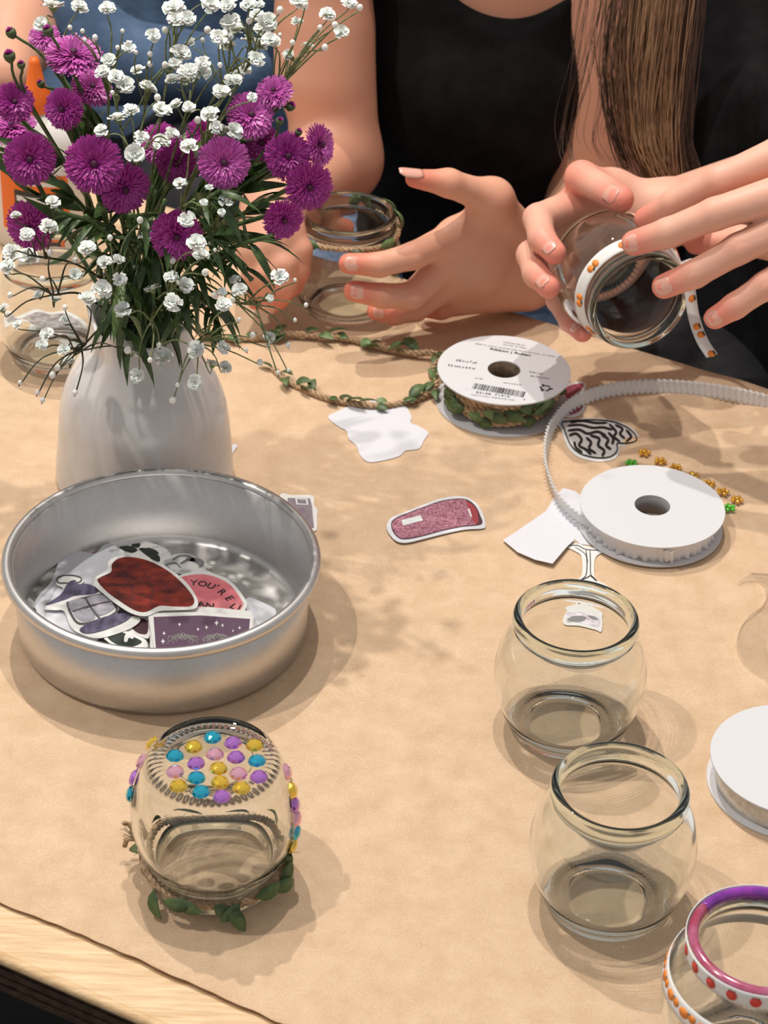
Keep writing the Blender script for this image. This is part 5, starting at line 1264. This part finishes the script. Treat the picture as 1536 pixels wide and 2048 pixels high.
lock([hp(1345, -260, 1.37), hp(1340, -60, 1.37), hp(1320, 120, 1.37), hp(1318, 260, 1.37), hp(1335, 370, 1.37), hp(1350, 425, 1.37)], 170, .0075, HM[1], 2)
lock([hp(1375, -260, 1.385), hp(1360, -60, 1.385), hp(1345, 120, 1.385), hp(1335, 260, 1.385), hp(1355, 360, 1.385), hp(1380, 410, 1.385)], 150, .0065, HM[2], 3)
lock([hp(1320, -260, 1.36), hp(1310, -40, 1.36), hp(1290, 140, 1.36), hp(1290, 260, 1.36), hp(1312, 330, 1.36), hp(1340, 380, 1.36)], 90, .005, HM[1], 4)
lock([hp(1262, -260, 1.39), hp(1245, -60, 1.39), hp(1228, 80, 1.39), hp(1222, 200, 1.39), hp(1240, 300, 1.39), hp(1262, 350, 1.39)], 55, .0055, HM[2], 5)
lock([hp(1400, -260, 1.40), hp(1390, -60, 1.40), hp(1372, 120, 1.40), hp(1366, 260, 1.40), hp(1385, 340, 1.40), hp(1400, 400, 1.40)], 60, .005, HM[2], 8)
lock([hp(1235, -260, 1.40), hp(1190, -40, 1.40), hp(1160, 120, 1.40), hp(1135, 230, 1.41), hp(1130, 300, 1.41), hp(1145, 350, 1.40)], 16, .006, HM[2], 6, .00022)
lock([hp(1240, -260, 1.395), hp(1215, -20, 1.395), hp(1195, 90, 1.395), hp(1205, 190, 1.395), hp(1190, 280, 1.395), hp(1215, 330, 1.395)], 12, .009, HM[0], 7, .0002)

# --- person in blue at the far left
A = thing('person', 'person in a blue sweatshirt behind the flowers at the top left', 'person', (-.2, 1.85, ZF))
fa = Field((-.50, 1.50, -.12), (-.15, 1.80, .30), .004)
fa.bone(y(-60, 60, 1.70), .045, y(20, 70, 1.68), .036, .02); fa.bone(y(20, 70, 1.68), .034, y(10, 150, 1.62), .026, .015); fa.bone(y(-60, 60, 1.70), .045, y(-180, -200, 1.78), .05, .02)
obj('body', field_mesh(fa), M['skin'], A)
fz = Field((-.50, 1.55, -.30), (.12, 2.10, .50), .006)
fz.bone(y(100, -200, 1.95), .09, y(160, 200, 1.90), .095, .03); fz.bone(y(400, -200, 1.97), .09, y(420, 250, 1.95), .085, .03)
fz.bone(y(70, -20, 1.74), .040, y(220, 120, 1.72), .036, .01); fz.bone(y(220, 120, 1.72), .036, y(480, 150, 1.72), .030, .01)
fz.bone(y(60, 250, 1.86), .07, y(300, 300, 1.80), .06, .02)
obj('sweatshirt', field_mesh(fz), M['bluesweat'], A)
fq = Field((-.5, 1.45, -.40), (.10, 2.0, .0), .008)
fq.bone(y(80, 330, 1.85), .08, y(120, 480, 1.60), .06, .03); fq.bone(y(380, 330, 1.85), .08, y(420, 420, 1.62), .06, .03)
obj('trousers', field_mesh(fq), M['blacktrouser'], A)

#==SECTION HELDJAR
# ------------------------------------------------------------------ tilted jar in the hands, orange-print ribbon on its neck
ax_ = (Vector(CR) * (.47 * .573 / .53 * .53 + .0) + Vector(CD) * (.51) - Vector(CF) * .81).normalized()
rimc = D_(1277, 601, 1.282)
org = rimc - ax_ * .067
J7 = make_jar('tilted clear glass jar with an orange-print ribbon, held by the long-haired person', org, R3(Vector(CR), ax_))
rf7 = lambda z: .0345 - (z - .0530) * .486
obj('ribbon', band(.0345, .0311, .0530, .0600, 0, 2 * math.pi, 200, ribs=False), M['grosgrain'], J7, world=False)
prints = []; lf = []
for k in range(9):
    a = 2 * math.pi * k / 9 + .3
    prints.append(wrap_print(blob(.0022, .0021), a, .0567, rf7, .0003)); prints.append(wrap_print(blob(.0022, .0020), a + .13, .0565, rf7, .0003)); lf.append(wrap_print([(-.001, -.0004), (.001, -.0008), (.0014, .0006), (0, .0003)], a + .07, .0585, rf7, .0005))
obj('fruit_prints', join_meshes(prints), M['orangeprint'], J7, world=False); obj('fruit_leaves', join_meshes(lf), M['leafprint'], J7, world=False)
# its loose hanging end
tail = crom([D_(1372, 520, 1.285), D_(1379, 575, 1.283), D_(1388, 635, 1.283), D_(1404, 680, 1.282), D_(1424, 712, 1.280)], 8)
wv = (Vector(CR) * .95 - Vector(CD) * .32).normalized()
vs = []; fs = []
for i, p in enumerate(tail): vs += [p - wv * .0034, p + wv * .0034]
for i in range(len(tail) - 1): fs.append((2 * i, 2 * i + 1, 2 * i + 3, 2 * i + 2))
o = obj('ribbon_end', mesh(vs, fs), M['grosgrain'], J7); q = o.modifiers.new('t', 'SOLIDIFY'); q.thickness = .0003; q.offset = 0
prints = []; lf = []; tn = -Vector(CF)
for j, (i, dx) in enumerate(((8, 0), (11, .0005), (19, 0), (22, .0006), (31, .0004))):
    if i >= len(tail): continue
    c = tail[i] + wv * dx + tn * .0005; tg = (tail[min(i + 1, len(tail) - 1)] - tail[i - 1]).normalized(); n_ = wv.cross(tg).normalized()
    if n_.dot(tn) < 0: n_ = -n_
    c = tail[i] + wv * dx + n_ * .0004
    prints.append(slab([c + wv * (.0022 * math.cos(a)) + tg * (.0021 * math.sin(a)) for a in [2 * math.pi * k / 14 for k in range(14)]], .00015, n_))
    lf.append(slab([c + n_ * .0001 + wv * (.0018 + .0006 * math.cos(a)) + tg * (.0017 * math.sin(a)) for a in [2 * math.pi * k / 8 for k in range(8)]], .0001, n_))
obj('fruit_prints', join_meshes(prints), M['orangeprint'], J7); obj('fruit_leaves', join_meshes(lf), M['leafprint'], J7)
# leafy twine collar of the middle jar
jc6 = V(-.0311, 1.2732, 0)
ring = [jc6 + V(.0325 * math.cos(a), .0325 * math.sin(a), .0585 + .0010 * math.sin(3 * a)) for a in [2 * math.pi * k / 80 for k in range(81)]]
obj('twine', twist(ring, .0012, .0011, .010), M['twine'], J6)
for az, sp, z, lt in ((-2.6, 1, .3, 0), (-2.1, -1, .1, 0), (-1.5, 1, -.3, 0), (-.9, 1, .3, 1), (-.5, -1, .2, 0), (-.05, .3, .9, 1), (.5, .4, .9, 1), (1.1, 1, .8, 0), (1.6, -1, .9, 0), (2.2, 1, .7, 0), (2.9, 1, .3, 1)):
    n = V(math.cos(az), math.sin(az), 0); tg = V(-math.sin(az), math.cos(az), 0)
    put_leaf(J6, jc6 + n * .0345 + V(0, 0, .0590), tg * sp + V(0, 0, z) + n * .3, n + V(0, 0, .5), rnd.randrange(3), lt)

#==SECTION SCALE
# ------------------------------------------------------------------ bring the whole set to life size (1 unit = 1 m)
K = 1.27
for o in [q for q in bpy.data.objects if q.parent is None]:
    o.location = Vector(o.location) * K
    if o.type not in ('CAMERA', 'LIGHT'): o.scale = Vector(o.scale) * K
for l in bpy.data.lights: l.energy *= K * K; l.shadow_soft_size *= K
cam.dof.focus_distance *= K; cam.clip_start *= K
